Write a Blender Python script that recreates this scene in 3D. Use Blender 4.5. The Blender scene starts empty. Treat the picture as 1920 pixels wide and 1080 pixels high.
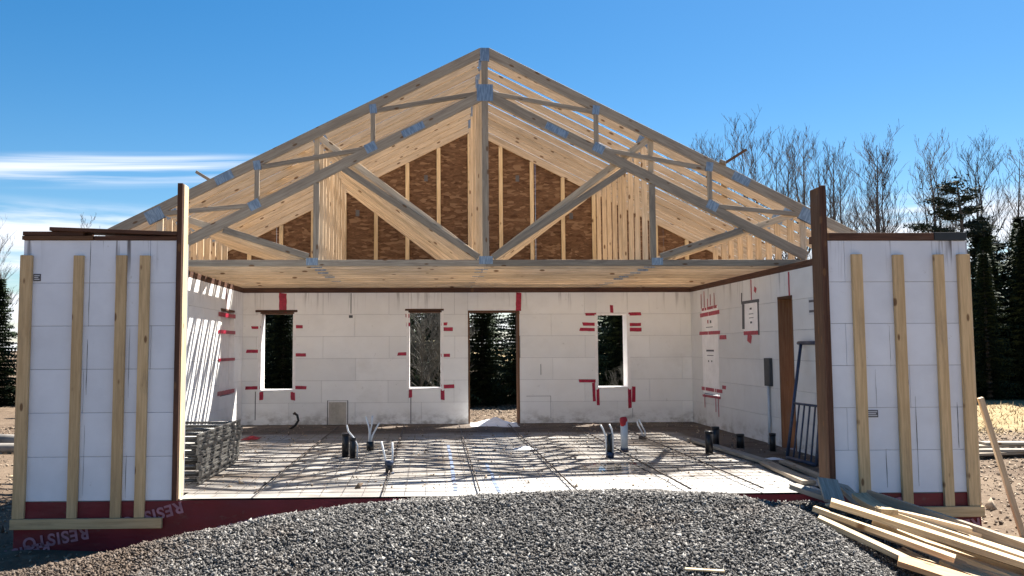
import bpy, math, random
import numpy as np
from mathutils import Vector, Matrix, noise as mnoise

R = math.radians
PI = math.pi
rng = random.Random(7)
sc = bpy.context.scene
COL = sc.collection

# ------------------------------------------------------------------ camera
cam_d = bpy.data.cameras.new('camera')
cam = bpy.data.objects.new('camera', cam_d)
COL.objects.link(cam)
cam_d.sensor_width = 36.0
cam_d.lens = 1574.8 / 1920 * 36
cam_d.shift_x = (960 - 864.85) / 1920
cam_d.clip_start = 0.05
cam_d.clip_end = 3000
CAM = Vector((-0.75, -8.039, 1.403))
cam.matrix_world = (Matrix.Translation(CAM) @ Matrix.Rotation(-0.035, 4, 'Z')
                    @ Matrix.Rotation(PI / 2 + 0.0714, 4, 'X') @ Matrix.Rotation(-0.0042, 4, 'Z'))
sc.camera = cam

# ------------------------------------------------------------------ sky, sun, exposure
SUN = Vector((0.45, 0.57, 1.0)).normalized()          # towards the sun
SUN_EL = math.asin(SUN.z)
SUN_AZ = math.atan2(SUN.x, SUN.y)
world = bpy.data.worlds.new('World')
sc.world = world
world.use_nodes = True
wn = world.node_tree
wn.nodes.clear()


def wnode(t, **k):
    n = wn.nodes.new(t)
    for a, b in k.items():
        setattr(n, a, b)
    return n


def wmath(op, a, b=None, c=None, clamp=False):
    n = wnode('ShaderNodeMath', operation=op, use_clamp=clamp)
    for i, v in enumerate((a, b, c)):
        if v is None:
            continue
        if isinstance(v, (int, float)):
            n.inputs[i].default_value = v
        else:
            wn.links.new(v, n.inputs[i])
    return n.outputs[0]


sky = wnode('ShaderNodeTexSky', sky_type='NISHITA')
sky.sun_disc = False
sky.sun_elevation = SUN_EL
sky.sun_rotation = SUN_AZ
sky.altitude = 50
sky.air_density = 1.0
sky.dust_density = 0.25
sky.ozone_density = 2.2
hs = wnode('ShaderNodeHueSaturation')
hs.inputs['Saturation'].default_value = 1.41
hs.inputs['Value'].default_value = 0.80
hs.inputs['Hue'].default_value = 0.497
wn.links.new(sky.outputs[0], hs.inputs['Color'])
# thin cloud streaks: noise over the direction, stretched along the horizon
tc = wnode('ShaderNodeTexCoord')
sep = wnode('ShaderNodeSeparateXYZ')
wn.links.new(tc.outputs['Generated'], sep.inputs[0])
mp = wnode('ShaderNodeMapping')
mp.inputs['Scale'].default_value = (2.6, 2.6, 26.0)
mp.inputs['Location'].default_value = (0.35, 0.0, 0.2)
wn.links.new(tc.outputs['Generated'], mp.inputs[0])
cn = wnode('ShaderNodeTexNoise')
cn.inputs['Scale'].default_value = 1.5
cn.inputs['Detail'].default_value = 7
cn.inputs['Roughness'].default_value = 0.55
wn.links.new(mp.outputs[0], cn.inputs['Vector'])


def wramp(x, a, b):
    n = wnode('ShaderNodeMapRange', interpolation_type='SMOOTHSTEP')
    n.inputs[1].default_value = a
    n.inputs[2].default_value = b
    wn.links.new(x, n.inputs[0])
    return n.outputs[0]


z = sep.outputs['Z']
low = wmath('MULTIPLY', wramp(z, 0.165, 0.135), wramp(cn.outputs[0], 0.36, 0.58))
# one higher bank of streaks in the sky over the west
bank_dir = Vector((math.sin(R(-21)) * math.cos(R(11.2)), math.cos(R(-21)) * math.cos(R(11.2)), math.sin(R(11.2))))
dx = wmath('SUBTRACT', sep.outputs['X'], bank_dir.x)
dz = wmath('SUBTRACT', wmath('SUBTRACT', z, bank_dir.z), wmath('MULTIPLY', dx, 0.085))
d2 = wmath('ADD', wmath('POWER', wmath('DIVIDE', dx, 0.22), 2.0), wmath('POWER', wmath('DIVIDE', dz, 0.020), 2.0))
front = wmath('GREATER_THAN', sep.outputs['Y'], 0.0)
mp2 = wnode('ShaderNodeMapping')
mp2.inputs['Scale'].default_value = (2.4, 2.4, 78.0)
mp2.inputs['Location'].default_value = (0.3, 0.1, 0.55)
cmb = wnode('ShaderNodeCombineXYZ')
wn.links.new(sep.outputs['X'], cmb.inputs[0])
wn.links.new(sep.outputs['Y'], cmb.inputs[1])
wn.links.new(dz, cmb.inputs[2])
wn.links.new(cmb.outputs[0], mp2.inputs[0])
cn2 = wnode('ShaderNodeTexNoise')
cn2.inputs['Scale'].default_value = 1.0
cn2.inputs['Detail'].default_value = 6
cn2.inputs['Distortion'].default_value = 0.3
wn.links.new(mp2.outputs[0], cn2.inputs['Vector'])
bank = wmath('MULTIPLY', wmath('MULTIPLY', wramp(d2, 1.2, 0.0), front), wramp(cn2.outputs[0], 0.37, 0.63))
cl = wmath('MULTIPLY', wmath('MAXIMUM', low, bank), 0.9, clamp=True)
mixc = wnode('ShaderNodeMix', data_type='RGBA')
wn.links.new(cl, mixc.inputs['Factor'])
wn.links.new(hs.outputs[0], mixc.inputs['A'])
mixc.inputs['B'].default_value = (6.8, 7.0, 7.5, 1)
bg = wnode('ShaderNodeBackground')
bg.inputs['Strength'].default_value = 0.05
wn.links.new(mixc.outputs['Result'], bg.inputs['Color'])
wo = wnode('ShaderNodeOutputWorld')
wn.links.new(bg.outputs[0], wo.inputs['Surface'])

sun_d = bpy.data.lights.new('sun', 'SUN')
sun_d.energy = 5.0
sun_d.angle = R(0.53)
sun_d.color = (1.0, 0.95, 0.87)
sun = bpy.data.objects.new('sun', sun_d)
COL.objects.link(sun)
sun.rotation_euler = (-SUN).to_track_quat('-Z', 'Y').to_euler()
sun.location = (20, 20, 40)

vs = sc.view_settings
vs.view_transform = 'Standard'
vs.look = 'None'
vs.gamma = 1.0
vs.exposure = 1.75
vs.use_curve_mapping = False
sc.render.engine = 'CYCLES'
sc.cycles.max_bounces = 8
sc.cycles.diffuse_bounces = 6


# ------------------------------------------------------------------ materials
class M:
    """small helper round a Principled material"""

    def __init__(s, name, rough=0.7, color=(0.5, 0.5, 0.5), spec=0.4, metal=0.0):
        s.m = bpy.data.materials.new(name)
        s.m.use_nodes = True
        s.t = s.m.node_tree
        s.b = s.t.nodes['Principled BSDF']
        s.b.inputs['Roughness'].default_value = rough
        s.b.inputs['Base Color'].default_value = (*color, 1)
        s.b.inputs['Specular IOR Level'].default_value = spec
        s.b.inputs['Metallic'].default_value = metal

    def n(s, t, **k):
        n = s.t.nodes.new(t)
        for a, b in k.items():
            setattr(n, a, b)
        return n

    def l(s, a, b):
        s.t.links.new(a, b)

    def co(s, kind='Object', scale=(1, 1, 1), rnd=True):
        if kind == 'Position':
            o = s.n('ShaderNodeNewGeometry').outputs['Position']
        else:
            o = s.n('ShaderNodeTexCoord').outputs[kind]
        m = s.n('ShaderNodeMapping')
        m.inputs['Scale'].default_value = scale
        s.l(o, m.inputs[0])
        if rnd and kind == 'Object':
            oi = s.n('ShaderNodeObjectInfo')
            mu = s.n('ShaderNodeVectorMath', operation='SCALE')
            mu.inputs[0].default_value = (37.0, 51.0, 23.0)
            s.l(oi.outputs['Random'], mu.inputs['Scale'])
            s.l(mu.outputs[0], m.inputs['Location'])
        return m.outputs[0]

    def noise(s, vec, scale, detail=4, rough=0.55, dist=0.0):
        n = s.n('ShaderNodeTexNoise')
        n.inputs['Scale'].default_value = scale
        n.inputs['Detail'].default_value = detail
        n.inputs['Roughness'].default_value = rough
        n.inputs['Distortion'].default_value = dist
        s.l(vec, n.inputs['Vector'])
        return n.outputs[0]

    def ramp(s, x, a, b, lo=0.0, hi=1.0):
        n = s.n('ShaderNodeMapRange', interpolation_type='SMOOTHSTEP')
        for i, v in zip((1, 2, 3, 4), (a, b, lo, hi)):
            n.inputs[i].default_value = v
        s.l(x, n.inputs[0])
        return n.outputs[0]

    def mul(s, a, b):
        return s.math('MULTIPLY', a, b)

    def math(s, op, a, b):
        n = s.n('ShaderNodeMath', operation=op)
        for i, v in enumerate((a, b)):
            if isinstance(v, (int, float)):
                n.inputs[i].default_value = v
            else:
                s.l(v, n.inputs[i])
        return n.outputs[0]

    def mix(s, f, a, b, mode='MIX'):
        n = s.n('ShaderNodeMix', data_type='RGBA', blend_type=mode)
        for k, v in (('Factor', f), ('A', a), ('B', b)):
            if isinstance(v, (int, float)):
                n.inputs[k].default_value = v
            elif isinstance(v, tuple):
                n.inputs[k].default_value = (*v, 1)
            else:
                s.l(v, n.inputs[k])
        return n.outputs['Result']

    def rand(s):
        return s.n('ShaderNodeObjectInfo').outputs['Random']

    def hsv(s, col, val=None, lo=0.9, hi=1.1):
        n = s.n('ShaderNodeHueSaturation')
        s.l(col, n.inputs['Color'])
        s.l(s.ramp(val, 0, 1, lo, hi), n.inputs['Value'])
        return n.outputs[0]

    def color(s, c):
        s.l(c, s.b.inputs['Base Color'])

    def bump(s, h, strength=0.3, dist=0.01):
        n = s.n('ShaderNodeBump')
        n.inputs['Strength'].default_value = strength
        n.inputs['Distance'].default_value = dist
        s.l(h, n.inputs['Height'])
        s.l(n.outputs[0], s.b.inputs['Normal'])


def wood(name, c1, c2, knot=(0.16, 0.08, 0.035), rough=0.75, grain=1.0, lo=0.86, hi=1.12, dirt=0.0):
    m = M(name, rough, spec=0.25)
    v = m.co('Object', (1.3, 22, 22))
    g = m.noise(v, 2.2 * grain, 5, 0.6, 0.4)
    col = m.mix(m.ramp(g, 0.32, 0.68), c1, c2)
    v2 = m.co('Object', (0.5, 5, 5))
    col = m.mix(m.mul(m.ramp(m.noise(v2, 1.6, 2), 0.5, 0.72), 0.35), col, tuple(x * 0.72 for x in c1))
    vo = m.n('ShaderNodeTexVoronoi')
    vo.inputs['Scale'].default_value = 3.4
    m.l(m.co('Object', (1.0, 2.6, 0.0)), vo.inputs['Vector'])
    col = m.mix(m.ramp(vo.outputs['Distance'], 0.17, 0.09, 0, 0.9), col, knot)
    if dirt:
        dv = m.co('Object', (0.7, 3, 3))
        col = m.mix(m.mul(m.ramp(m.noise(dv, 3.0, 6, 0.7), 0.5, 0.75), dirt), col, (0.12, 0.10, 0.085))
    col = m.hsv(col, m.rand(), lo, hi)
    m.color(col)
    m.bump(g, 0.25, 0.002)
    return m.m


PINE = wood('pine_lumber', (0.56, 0.42, 0.275), (0.74, 0.58, 0.40), dirt=0.3)
PINE2 = wood('fresh_pine', (0.62, 0.455, 0.26), (0.78, 0.62, 0.40), dirt=0.3)
BATTEN = wood('batten_pine', (0.52, 0.355, 0.185), (0.66, 0.475, 0.265), dirt=0.3)
GREY = wood('weathered_pine', (0.285, 0.225, 0.165), (0.40, 0.33, 0.248), dirt=0.45)
GREY2 = wood('silvered_board', (0.225, 0.20, 0.165), (0.35, 0.315, 0.26), dirt=0.3)
TREATED = wood('treated_brown', (0.060, 0.028, 0.018), (0.115, 0.055, 0.034), dirt=0.35)
BUCK = wood('brown_buck_board', (0.125, 0.062, 0.032), (0.185, 0.098, 0.052), dirt=0.4)
DARKBUCK = wood('dark_buck_board', (0.085, 0.045, 0.026), (0.13, 0.072, 0.042), dirt=0.4)
HEAP = wood('site_worn_pine', (0.47, 0.35, 0.205), (0.68, 0.53, 0.34), lo=0.72, hi=1.08, dirt=0.6)


def foam_material(name, interior, tone=1.0):
    m = M(name, 0.85, spec=0.2)
    pos = m.n('ShaderNodeNewGeometry').outputs['Position']
    base = m.mix(m.ramp(m.noise(m.co('Position', (1, 1, 1)), 2.3, 5, 0.6), 0.35, 0.7), *((0.895, 0.89, 0.875), (0.85, 0.842, 0.825)) if interior else ((0.775, 0.805, 0.865), (0.71, 0.735, 0.79)))  # same foam both ways; front copy carries its cool shade in the colour
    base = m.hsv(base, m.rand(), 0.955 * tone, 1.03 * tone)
    # scuffs and small dents
    sc_ = m.mul(m.ramp(m.noise(m.co('Position', (9, 9, 9)), 1.0, 6, 0.75), 0.62, 0.74), 0.55)
    base = m.mix(sc_, base, (0.42, 0.40, 0.37))
    sp = m.n('ShaderNodeSeparateXYZ')
    m.l(pos, sp.inputs[0])
    # rain streaks running down from the plates
    st = m.ramp(m.noise(m.co('Position', (14, 14, 0.7)), 1.0, 3, 0.6), 0.53, 0.66)
    patch = m.ramp(m.noise(m.co('Position', (1.3, 1.3, 0.0)), 1.0, 2), 0.44, 0.54)
    top = m.mul(m.mul(st, patch), m.ramp(sp.outputs['Z'], 2.0, 2.42))
    base = m.mix(m.mul(top, 0.4 if interior else 0.85), base, (0.09, 0.07, 0.065))
    if interior:
        lowm = m.mul(m.ramp(sp.outputs['Z'], 0.34, 0.0), m.ramp(m.noise(m.co('Position', (3, 3, 5)), 1.0, 5, 0.7), 0.40, 0.66))
        base = m.mix(m.mul(lowm, 0.75), base, (0.27, 0.235, 0.20))
        big = m.mul(m.ramp(m.noise(m.co('Position', (0.8, 0.8, 1.1)), 1.0, 5, 0.65), 0.54, 0.72), 0.22)
        base = m.mix(big, base, (0.50, 0.475, 0.43))
    m.color(base)
    m.bump(m.noise(m.co('Position', (160, 160, 160)), 1.0, 2), 0.12, 0.003)
    return m.m


FOAM = foam_material('white_foam_block', False)
FOAMI = foam_material('site_soiled_foam', True)
FOAMR = foam_material('soiled_shaded_foam', True, 0.80)  # soiled room foam, dimmed to put the wall's shade into its colour
CORE = M('foam_joint', 0.95, (0.30, 0.30, 0.31), 0.1).m


def plain(name, c, rough=0.6, spec=0.4, metal=0.0, var=0.18, scale=6.0):
    m = M(name, rough, c, spec, metal)
    n = m.noise(m.co('Object', (1, 1, 1)), scale, 5, 0.65)
    m.color(m.mix(m.ramp(n, 0.3, 0.7), tuple(x * (1 - var) for x in c), tuple(min(1, x * (1 + var)) for x in c)))
    return m.m


TAPE = plain('red_tape', (0.37, 0.014, 0.045), 0.38, var=0.35, scale=18)
LINER = plain('white_housewrap', (0.90, 0.875, 0.86), 0.5, var=0.06)
INK = plain('grey_ink', (0.10, 0.10, 0.11), 0.7)
STEEL = M('galvanised_plate', 0.38, (0.32, 0.36, 0.41), 0.5, 0.55)
_n = STEEL.noise(STEEL.co('Object', (60, 9, 60)), 1.0, 2)
STEEL.color(STEEL.mix(STEEL.ramp(_n, 0.4, 0.6), (0.20, 0.245, 0.30), (0.31, 0.365, 0.43)))
STEEL = STEEL.m
ALU = plain('dull_aluminium', (0.15, 0.145, 0.135), 0.42, metal=0.6, var=0.25, scale=14)
NAVY = plain('navy_steel', (0.030, 0.045, 0.085), 0.4, var=0.3, scale=20)
BLACKP = plain('black_abs_pipe', (0.014, 0.014, 0.016), 0.35, var=0.2)
WHITEP = plain('white_pex', (0.72, 0.73, 0.74), 0.35, var=0.05)
GREYP = plain('pale_conduit', (0.50, 0.53, 0.56), 0.4, var=0.06)
REDP = plain('red_rag', (0.40, 0.02, 0.03), 0.7, var=0.3)
STEELBAR = plain('rusty_wire', (0.060, 0.042, 0.032), 0.6, metal=0.3, var=0.35, scale=30)
CONC = plain('grey_concrete', (0.30, 0.29, 0.275), 0.9, var=0.15)
PAPER = plain('paper_label', (0.55, 0.56, 0.58), 0.6, var=0.05)
LETTER = plain('pale_lettering', (0.33, 0.16, 0.20), 0.7, var=0.25, scale=9)
BARK = plain('grey_bark', (0.10, 0.082, 0.072), 0.9, var=0.3, scale=3)
BARK2 = plain('pale_twig_bark', (0.21, 0.19, 0.165), 0.9, var=0.3, scale=3)
TAPEBLUE = plain('blue_seam_tape', (0.20, 0.25, 0.36), 0.4, var=0.2)
POLY = M('white_poly_sheet', 0.35, (0.80, 0.82, 0.85), 0.5).m


def needles(name, a, b):
    m = M(name, 0.75, a, 0.15)
    r = m.n('ShaderNodeNewGeometry').outputs['Random Per Island']
    m.color(m.hsv(m.mix(r, a, b), m.rand(), 0.7, 1.5))
    return m.m


NEEDLE = needles('dark_spruce_needles', (0.014, 0.027, 0.016), (0.055, 0.080, 0.040))
NEEDLE2 = needles('pine_needles', (0.020, 0.034, 0.026), (0.052, 0.070, 0.050))

# membrane
mm = M('deep_red_membrane', 0.45, (0.2, 0.01, 0.03), 0.35)
n1 = mm.noise(mm.co('Position', (1.5, 1.5, 1.5)), 1.4, 5)
c1 = mm.mix(mm.ramp(n1, 0.3, 0.7), (0.115, 0.006, 0.014), (0.17, 0.010, 0.022))
c1 = mm.mix(mm.mul(mm.ramp(mm.noise(mm.co('Position', (5, 5, 8)), 1.0, 6, 0.7), 0.55, 0.72), 0.45), c1, (0.13, 0.095, 0.08))
mm.color(c1)
mm.bump(mm.noise(mm.co('Position', (3, 3, 9)), 1.0, 3), 0.35, 0.02)
MEMB = mm.m

# OSB sheathing
om = M('osb_sheathing', 0.8, (0.25, 0.14, 0.07), 0.2)
v = om.co('Position', (4.5, 1, 16))
o1 = om.noise(v, 1.6, 4, 0.7, 1.2)
vo = om.n('ShaderNodeTexVoronoi')
vo.inputs['Scale'].default_value = 1.0
om.l(om.co('Position', (9, 1, 26)), vo.inputs['Vector'])
oc = om.mix(om.ramp(o1, 0.3, 0.7), (0.088, 0.044, 0.024), (0.185, 0.105, 0.060))
sepc = om.n('ShaderNodeSeparateColor')
om.l(vo.outputs['Color'], sepc.inputs[0])
oc = om.mix(om.ramp(sepc.outputs[0], 0.66, 0.92, 0, 0.75), oc, (0.28, 0.175, 0.105))
oc = om.mix(om.ramp(sepc.outputs[1], 0.75, 0.95, 0, 0.55), oc, (0.055, 0.025, 0.012))
om.color(oc)
OSB = om.m

# floor film over insulation: milky sheet, mud, water; sun strip and wall shade painted in
fm = M('milky_floor_film', 0.4, (0.4, 0.4, 0.4), 0.22)
fn = fm.noise(fm.co('Position', (0.55, 0.75, 1)), 1.0, 6, 0.62, 0.6)
fn2 = fm.noise(fm.co('Position', (2.2, 5.0, 1)), 1.0, 5, 0.7, 0.3)
fb = fm.mix(fm.ramp(fn2, 0.35, 0.65), (0.35, 0.33, 0.305), (0.165, 0.145, 0.125))
sp = fm.n('ShaderNodeSeparateXYZ')
fm.l(fm.n('ShaderNodeNewGeometry').outputs['Position'], sp.inputs[0])
wall_shade_mud = fm.math('MAXIMUM', fm.ramp(sp.outputs['Y'], 5.4, 6.1), fm.ramp(sp.outputs['X'], 3.05, 3.35))  # wet brown floor, with the shade of rear and side walls painted in
mud_and_shade = fm.math('MINIMUM', fm.math('ADD', fm.ramp(fn, 0.50, 0.63, 0, 0.85), fm.mul(wall_shade_mud, 0.9)), 1.0)
fb = fm.mix(mud_and_shade, fb, fm.mix(fm.ramp(fn2, 0.35, 0.68), (0.060, 0.042, 0.031), (0.145, 0.112, 0.085)))
sunlit_strip = fm.mul(fm.ramp(sp.outputs['Y'], 1.3, 0.8), fm.ramp(sp.outputs['X'], -2.2, 0.2, 0.35, 1.0))  # lightened front strip: sunlight short of the truss shadows, painted into the film
fb = fm.mix(fm.mul(sunlit_strip, 0.85), fb, (0.50, 0.49, 0.47))
pud = fm.n('ShaderNodeVectorMath', operation='DISTANCE')
fm.l(fm.co('Position', (1.0, 1.25, 0)), pud.inputs[0])
pud.inputs[1].default_value = (1.55, 2.2, 0)
pmask = fm.ramp(fm.math('ADD', pud.outputs['Value'], fm.mul(fn2, 0.5)), 1.0, 0.75)
fb = fm.mix(fm.mul(pmask, 0.7), fb, (0.10, 0.092, 0.085))
fm.color(fb)
fm.l(fm.ramp(pmask, 0, 1, 0.22, 0.6), fm.b.inputs['Specular IOR Level'])
fm.l(fm.mul(fm.math('MAXIMUM', fm.ramp(fn, 0.45, 0.62, 0.50, 0.30), fm.mul(wall_shade_mud, 0.8)), fm.ramp(pmask, 0, 1, 1.0, 0.12)), fm.b.inputs['Roughness'])
fm.bump(fm.mul(fn2, fm.ramp(pmask, 0, 1, 1.0, 0.1)), 0.25, 0.01)
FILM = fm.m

# gravel
gm = M('crushed_grey_stone', 0.85, (0.2, 0.2, 0.2), 0.25)
gr = gm.n('ShaderNodeNewGeometry').outputs['Random Per Island']
cr = gm.n('ShaderNodeValToRGB')
cr.color_ramp.elements[0].color = (0.037, 0.034, 0.032, 1)
cr.color_ramp.elements[1].color = (0.40, 0.38, 0.35, 1)
for p_, c_ in ((0.35, (0.088, 0.082, 0.077)), (0.65, (0.155, 0.146, 0.135)), (0.85, (0.235, 0.222, 0.204))):
    e_ = cr.color_ramp.elements.new(p_)
    e_.color = (*c_, 1)
gm.l(gr, cr.inputs[0])
gp = gm.noise(gm.co('Position', (1, 1, 1)), 60.0, 3)
gcol = gm.mix(gm.mul(gm.ramp(gp, 0.4, 0.7), 0.35), cr.outputs[0], (0.12, 0.115, 0.11))
gsp = gm.n('ShaderNodeSeparateXYZ')
gm.l(gm.n('ShaderNodeNewGeometry').outputs['Position'], gsp.inputs[0])
gd = gm.noise(gm.co('Position', (1.4, 1.4, 1.4)), 1.0, 5, 0.65)
gdirt = gm.math('ADD', gm.mul(gm.ramp(gsp.outputs['X'], -2.2, -3.3), 0.95), gm.mul(gm.ramp(gd, 0.52, 0.72), 0.35))
damp = gm.mul(gm.ramp(gm.noise(gm.co('Position', (0.9, 1.6, 1.0)), 1.0, 4, 0.6, 0.5), 0.50, 0.64), 0.5)
gcol = gm.mix(damp, gcol, gm.mix(0.6, gcol, (0.035, 0.034, 0.034)))
gm.color(gm.mix(gdirt, gcol, gm.mix(0.7, gcol, (0.125, 0.082, 0.052))))
GRAVEL = gm.m

# earth
em = M('churned_earth', 0.95, (0.2, 0.15, 0.1), 0.15)
e1 = em.noise(em.co('Position', (0.35, 0.35, 0.35)), 1.0, 8, 0.65)
e2 = em.noise(em.co('Position', (7, 7, 7)), 1.0, 6, 0.75)
ec = em.mix(em.ramp(e1, 0.35, 0.65), (0.105, 0.072, 0.048), (0.175, 0.128, 0.088))
ec = em.mix(em.ramp(e2, 0.5, 0.72, 0, 0.7), ec, (0.24, 0.19, 0.138))
ec = em.mix(em.ramp(e2, 0.46, 0.30, 0, 0.7), ec, (0.042, 0.030, 0.022))
sp = em.n('ShaderNodeSeparateXYZ')
em.l(em.n('ShaderNodeNewGeometry').outputs['Position'], sp.inputs[0])
gf = em.mul(em.ramp(sp.outputs['Y'], 8.5, 11.5), em.ramp(sp.outputs['X'], 4.0, 7.0))
gn = em.noise(em.co('Position', (1.2, 3.0, 1)), 1.0, 6, 0.7)
grass = em.mix(em.ramp(gn, 0.35, 0.65), (0.25, 0.18, 0.088), (0.36, 0.275, 0.15))
ec = em.mix(gf, ec, grass)
em.color(ec)
em.bump(e2, 0.9, 0.05)
EARTH = em.m
CHIP = needles('bark_chips_and_stones', (0.06, 0.042, 0.03), (0.34, 0.265, 0.19))
STRAW = needles('dry_straw', (0.22, 0.16, 0.08), (0.40, 0.31, 0.17))


# ------------------------------------------------------------------ builders
def link(o, parent=None, label=None, cat=None, group=None, kind=None):
    COL.objects.link(o)
    if parent is not None:
        o.parent = parent
    if label:
        o['label'] = label
    if cat:
        o['category'] = cat
    if group:
        o['group'] = group
    if kind:
        o['kind'] = kind
    return o


def empty(name, loc=(0, 0, 0), parent=None, **k):
    o = bpy.data.objects.new(name, None)
    o.empty_display_size = 0.2
    link(o, parent, **k)
    o.matrix_world = Matrix.Translation(loc)
    return o


def mesh(name, vs_, fs, mat, smooth=False):
    me = bpy.data.meshes.new(name)
    me.from_pydata([tuple(v) for v in vs_], [], fs)
    if smooth:
        me.polygons.foreach_set('use_smooth', [True] * len(fs))
    me.materials.append(mat)
    return me


def obj(name, me, parent=None, mat4=None, **k):
    o = bpy.data.objects.new(name, me)
    link(o, parent, **k)
    if mat4 is not None or parent is not None:
        o.matrix_world = Matrix.Identity(4) if mat4 is None else mat4
    return o


BOXF = [(0, 3, 2, 1), (4, 5, 6, 7), (0, 1, 5, 4), (1, 2, 6, 5), (2, 3, 7, 6), (3, 0, 4, 7)]


def box_v(x0, x1, y0, y1, z0, z1):
    return [(x0, y0, z0), (x1, y0, z0), (x1, y1, z0), (x0, y1, z0), (x0, y0, z1), (x1, y0, z1), (x1, y1, z1), (x0, y1, z1)]


def cham_box(sx, sy, sz, c):
    """box centred on the origin with all its edges chamfered by c"""
    vs_, fs, idx = [], [], {}
    for X in (-1, 1):
        for Y in (-1, 1):
            for Z in (-1, 1):
                hx, hy, hz = X * sx / 2, Y * sy / 2, Z * sz / 2
                for ax, p in ((0, (hx, hy - Y * c, hz - Z * c)), (1, (hx - X * c, hy, hz - Z * c)), (2, (hx - X * c, hy - Y * c, hz))):
                    idx[(X, Y, Z, ax)] = len(vs_)
                    vs_.append(p)
    def q(a):
        fs.append(tuple(idx[k] for k in a))
    for s in (-1, 1):
        o = 1 if s > 0 else -1
        def order(l):
            return l if o > 0 else l[::-1]
        q(order([(s, -1, -1, 0), (s, 1, -1, 0), (s, 1, 1, 0), (s, -1, 1, 0)]))
        q(order([(1, s, -1, 1), (-1, s, -1, 1), (-1, s, 1, 1), (1, s, 1, 1)]))
        q(order([(-1, -1, s, 2), (1, -1, s, 2), (1, 1, s, 2), (-1, 1, s, 2)]))
    for a in (-1, 1):
        for b in (-1, 1):
            f = lambda l: q(l if a * b > 0 else l[::-1])
            f([(a, b, -1, 0), (a, b, -1, 1), (a, b, 1, 1), (a, b, 1, 0)])
            f([(a, -1, b, 2), (a, -1, b, 0), (a, 1, b, 0), (a, 1, b, 2)])
            f([(-1, a, b, 1), (-1, a, b, 2), (1, a, b, 2), (1, a, b, 1)])
            for d in (-1, 1):
                l = [(a, b, d, 0), (a, b, d, 1), (a, b, d, 2)]
                q(l if a * b * d < 0 else l[::-1])
    return vs_, fs


_cache = {}


def board_mesh(name, L, w, t, mat, c=0.003):
    """a board lying along X: length L, width w (Y), thickness t (Z)"""
    key = (round(L, 3), round(w, 3), round(t, 3), mat.name)
    if key not in _cache:
        vs_, fs = cham_box(L, w, t, min(c, t / 4))
        _cache[key] = mesh(name, vs_, fs, mat)
    return _cache[key]


def frame(p, q, up):
    """matrix whose X runs p->q, Z as near `up` as may be, origin half-way"""
    p, q, up = Vector(p), Vector(q), Vector(up)
    x = (q - p).normalized()
    y = up.cross(x)
    if y.length < 1e-5:
        y = Vector((0, 1, 0)).cross(x)
    y.normalize()
    zz = x.cross(y)
    m = Matrix((x, y, zz)).transposed().to_4x4()
    m.translation = (p + q) / 2
    return m


def board(name, p, q, w, t, mat, parent=None, up=(0, 0, 1), **k):
    L = (Vector(q) - Vector(p)).length
    return obj(name, board_mesh(name, L, w, t, mat), parent, frame(p, q, up), **k)


def bowed_mesh(name, L, w, t, mat, bow, twist, cup):
    n = 8
    vs_, fs = [], []
    for i in range(n + 1):
        u = i / n * 2 - 1
        a = twist * u
        for (yy, zz) in ((-w / 2, -t / 2), (w / 2, -t / 2), (w / 2, t / 2), (-w / 2, t / 2)):
            vs_.append((u * L / 2, yy * math.cos(a) - zz * math.sin(a) + cup * (1 - u * u), yy * math.sin(a) + zz * math.cos(a) + bow * (1 - u * u)))
    for i in range(n):
        for k in range(4):
            fs.append((i * 4 + k, i * 4 + (k + 1) % 4, i * 4 + 4 + (k + 1) % 4, i * 4 + 4 + k)[::-1])
    fs += [(0, 1, 2, 3), (n * 4 + 3, n * 4 + 2, n * 4 + 1, n * 4)]
    return mesh(name, vs_, fs, mat)


def boxo(name, x0, x1, y0, y1, z0, z1, mat, parent=None, c=0.002, **k):
    """an axis-aligned chamfered box; its long side becomes local X so that grain runs along it"""
    s = [x1 - x0, y1 - y0, z1 - z0]
    ctr = Vector(((x0 + x1) / 2, (y0 + y1) / 2, (z0 + z1) / 2))
    a = s.index(max(s))
    b, d = sorted((i for i in range(3) if i != a), key=lambda i: -s[i])
    ax, up_ = Vector((0, 0, 0)), Vector((0, 0, 0))
    ax[a], up_[d] = 1.0, 1.0
    h_ = ax * s[a] / 2
    return obj(name, board_mesh(name, s[a], s[b], s[d], mat, c), parent, frame(ctr - h_, ctr + h_, up_), **k)


def tube_geo(pts, radii, n=6, cap=True):
    pts = [Vector(p) for p in pts]
    vs_, fs = [], []
    for i, p in enumerate(pts):
        d = (pts[min(i + 1, len(pts) - 1)] - pts[max(i - 1, 0)]).normalized()
        a = d.orthogonal().normalized() if i == 0 else (a - d * a.dot(d)).normalized()
        b = d.cross(a)
        r = radii[i] if isinstance(radii, (list, tuple)) else radii
        for k in range(n):
            t = 2 * PI * k / n
            vs_.append(p + (a * math.cos(t) + b * math.sin(t)) * r)
    for i in range(len(pts) - 1):
        for k in range(n):
            fs.append((i * n + k, i * n + (k + 1) % n, (i + 1) * n + (k + 1) % n, (i + 1) * n + k))
    if cap:
        fs.append(tuple(range(n))[::-1])
        fs.append(tuple((len(pts) - 1) * n + k for k in range(n)))
    return vs_, fs


def tube(name, pts, r, mat, parent=None, n=8, **k):
    vs_, fs = tube_geo(pts, r, n)
    return obj(name, mesh(name, vs_, fs, mat, True), parent, **k)


# ------------------------------------------------------------------ terrain
GZ = -0.46


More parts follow.
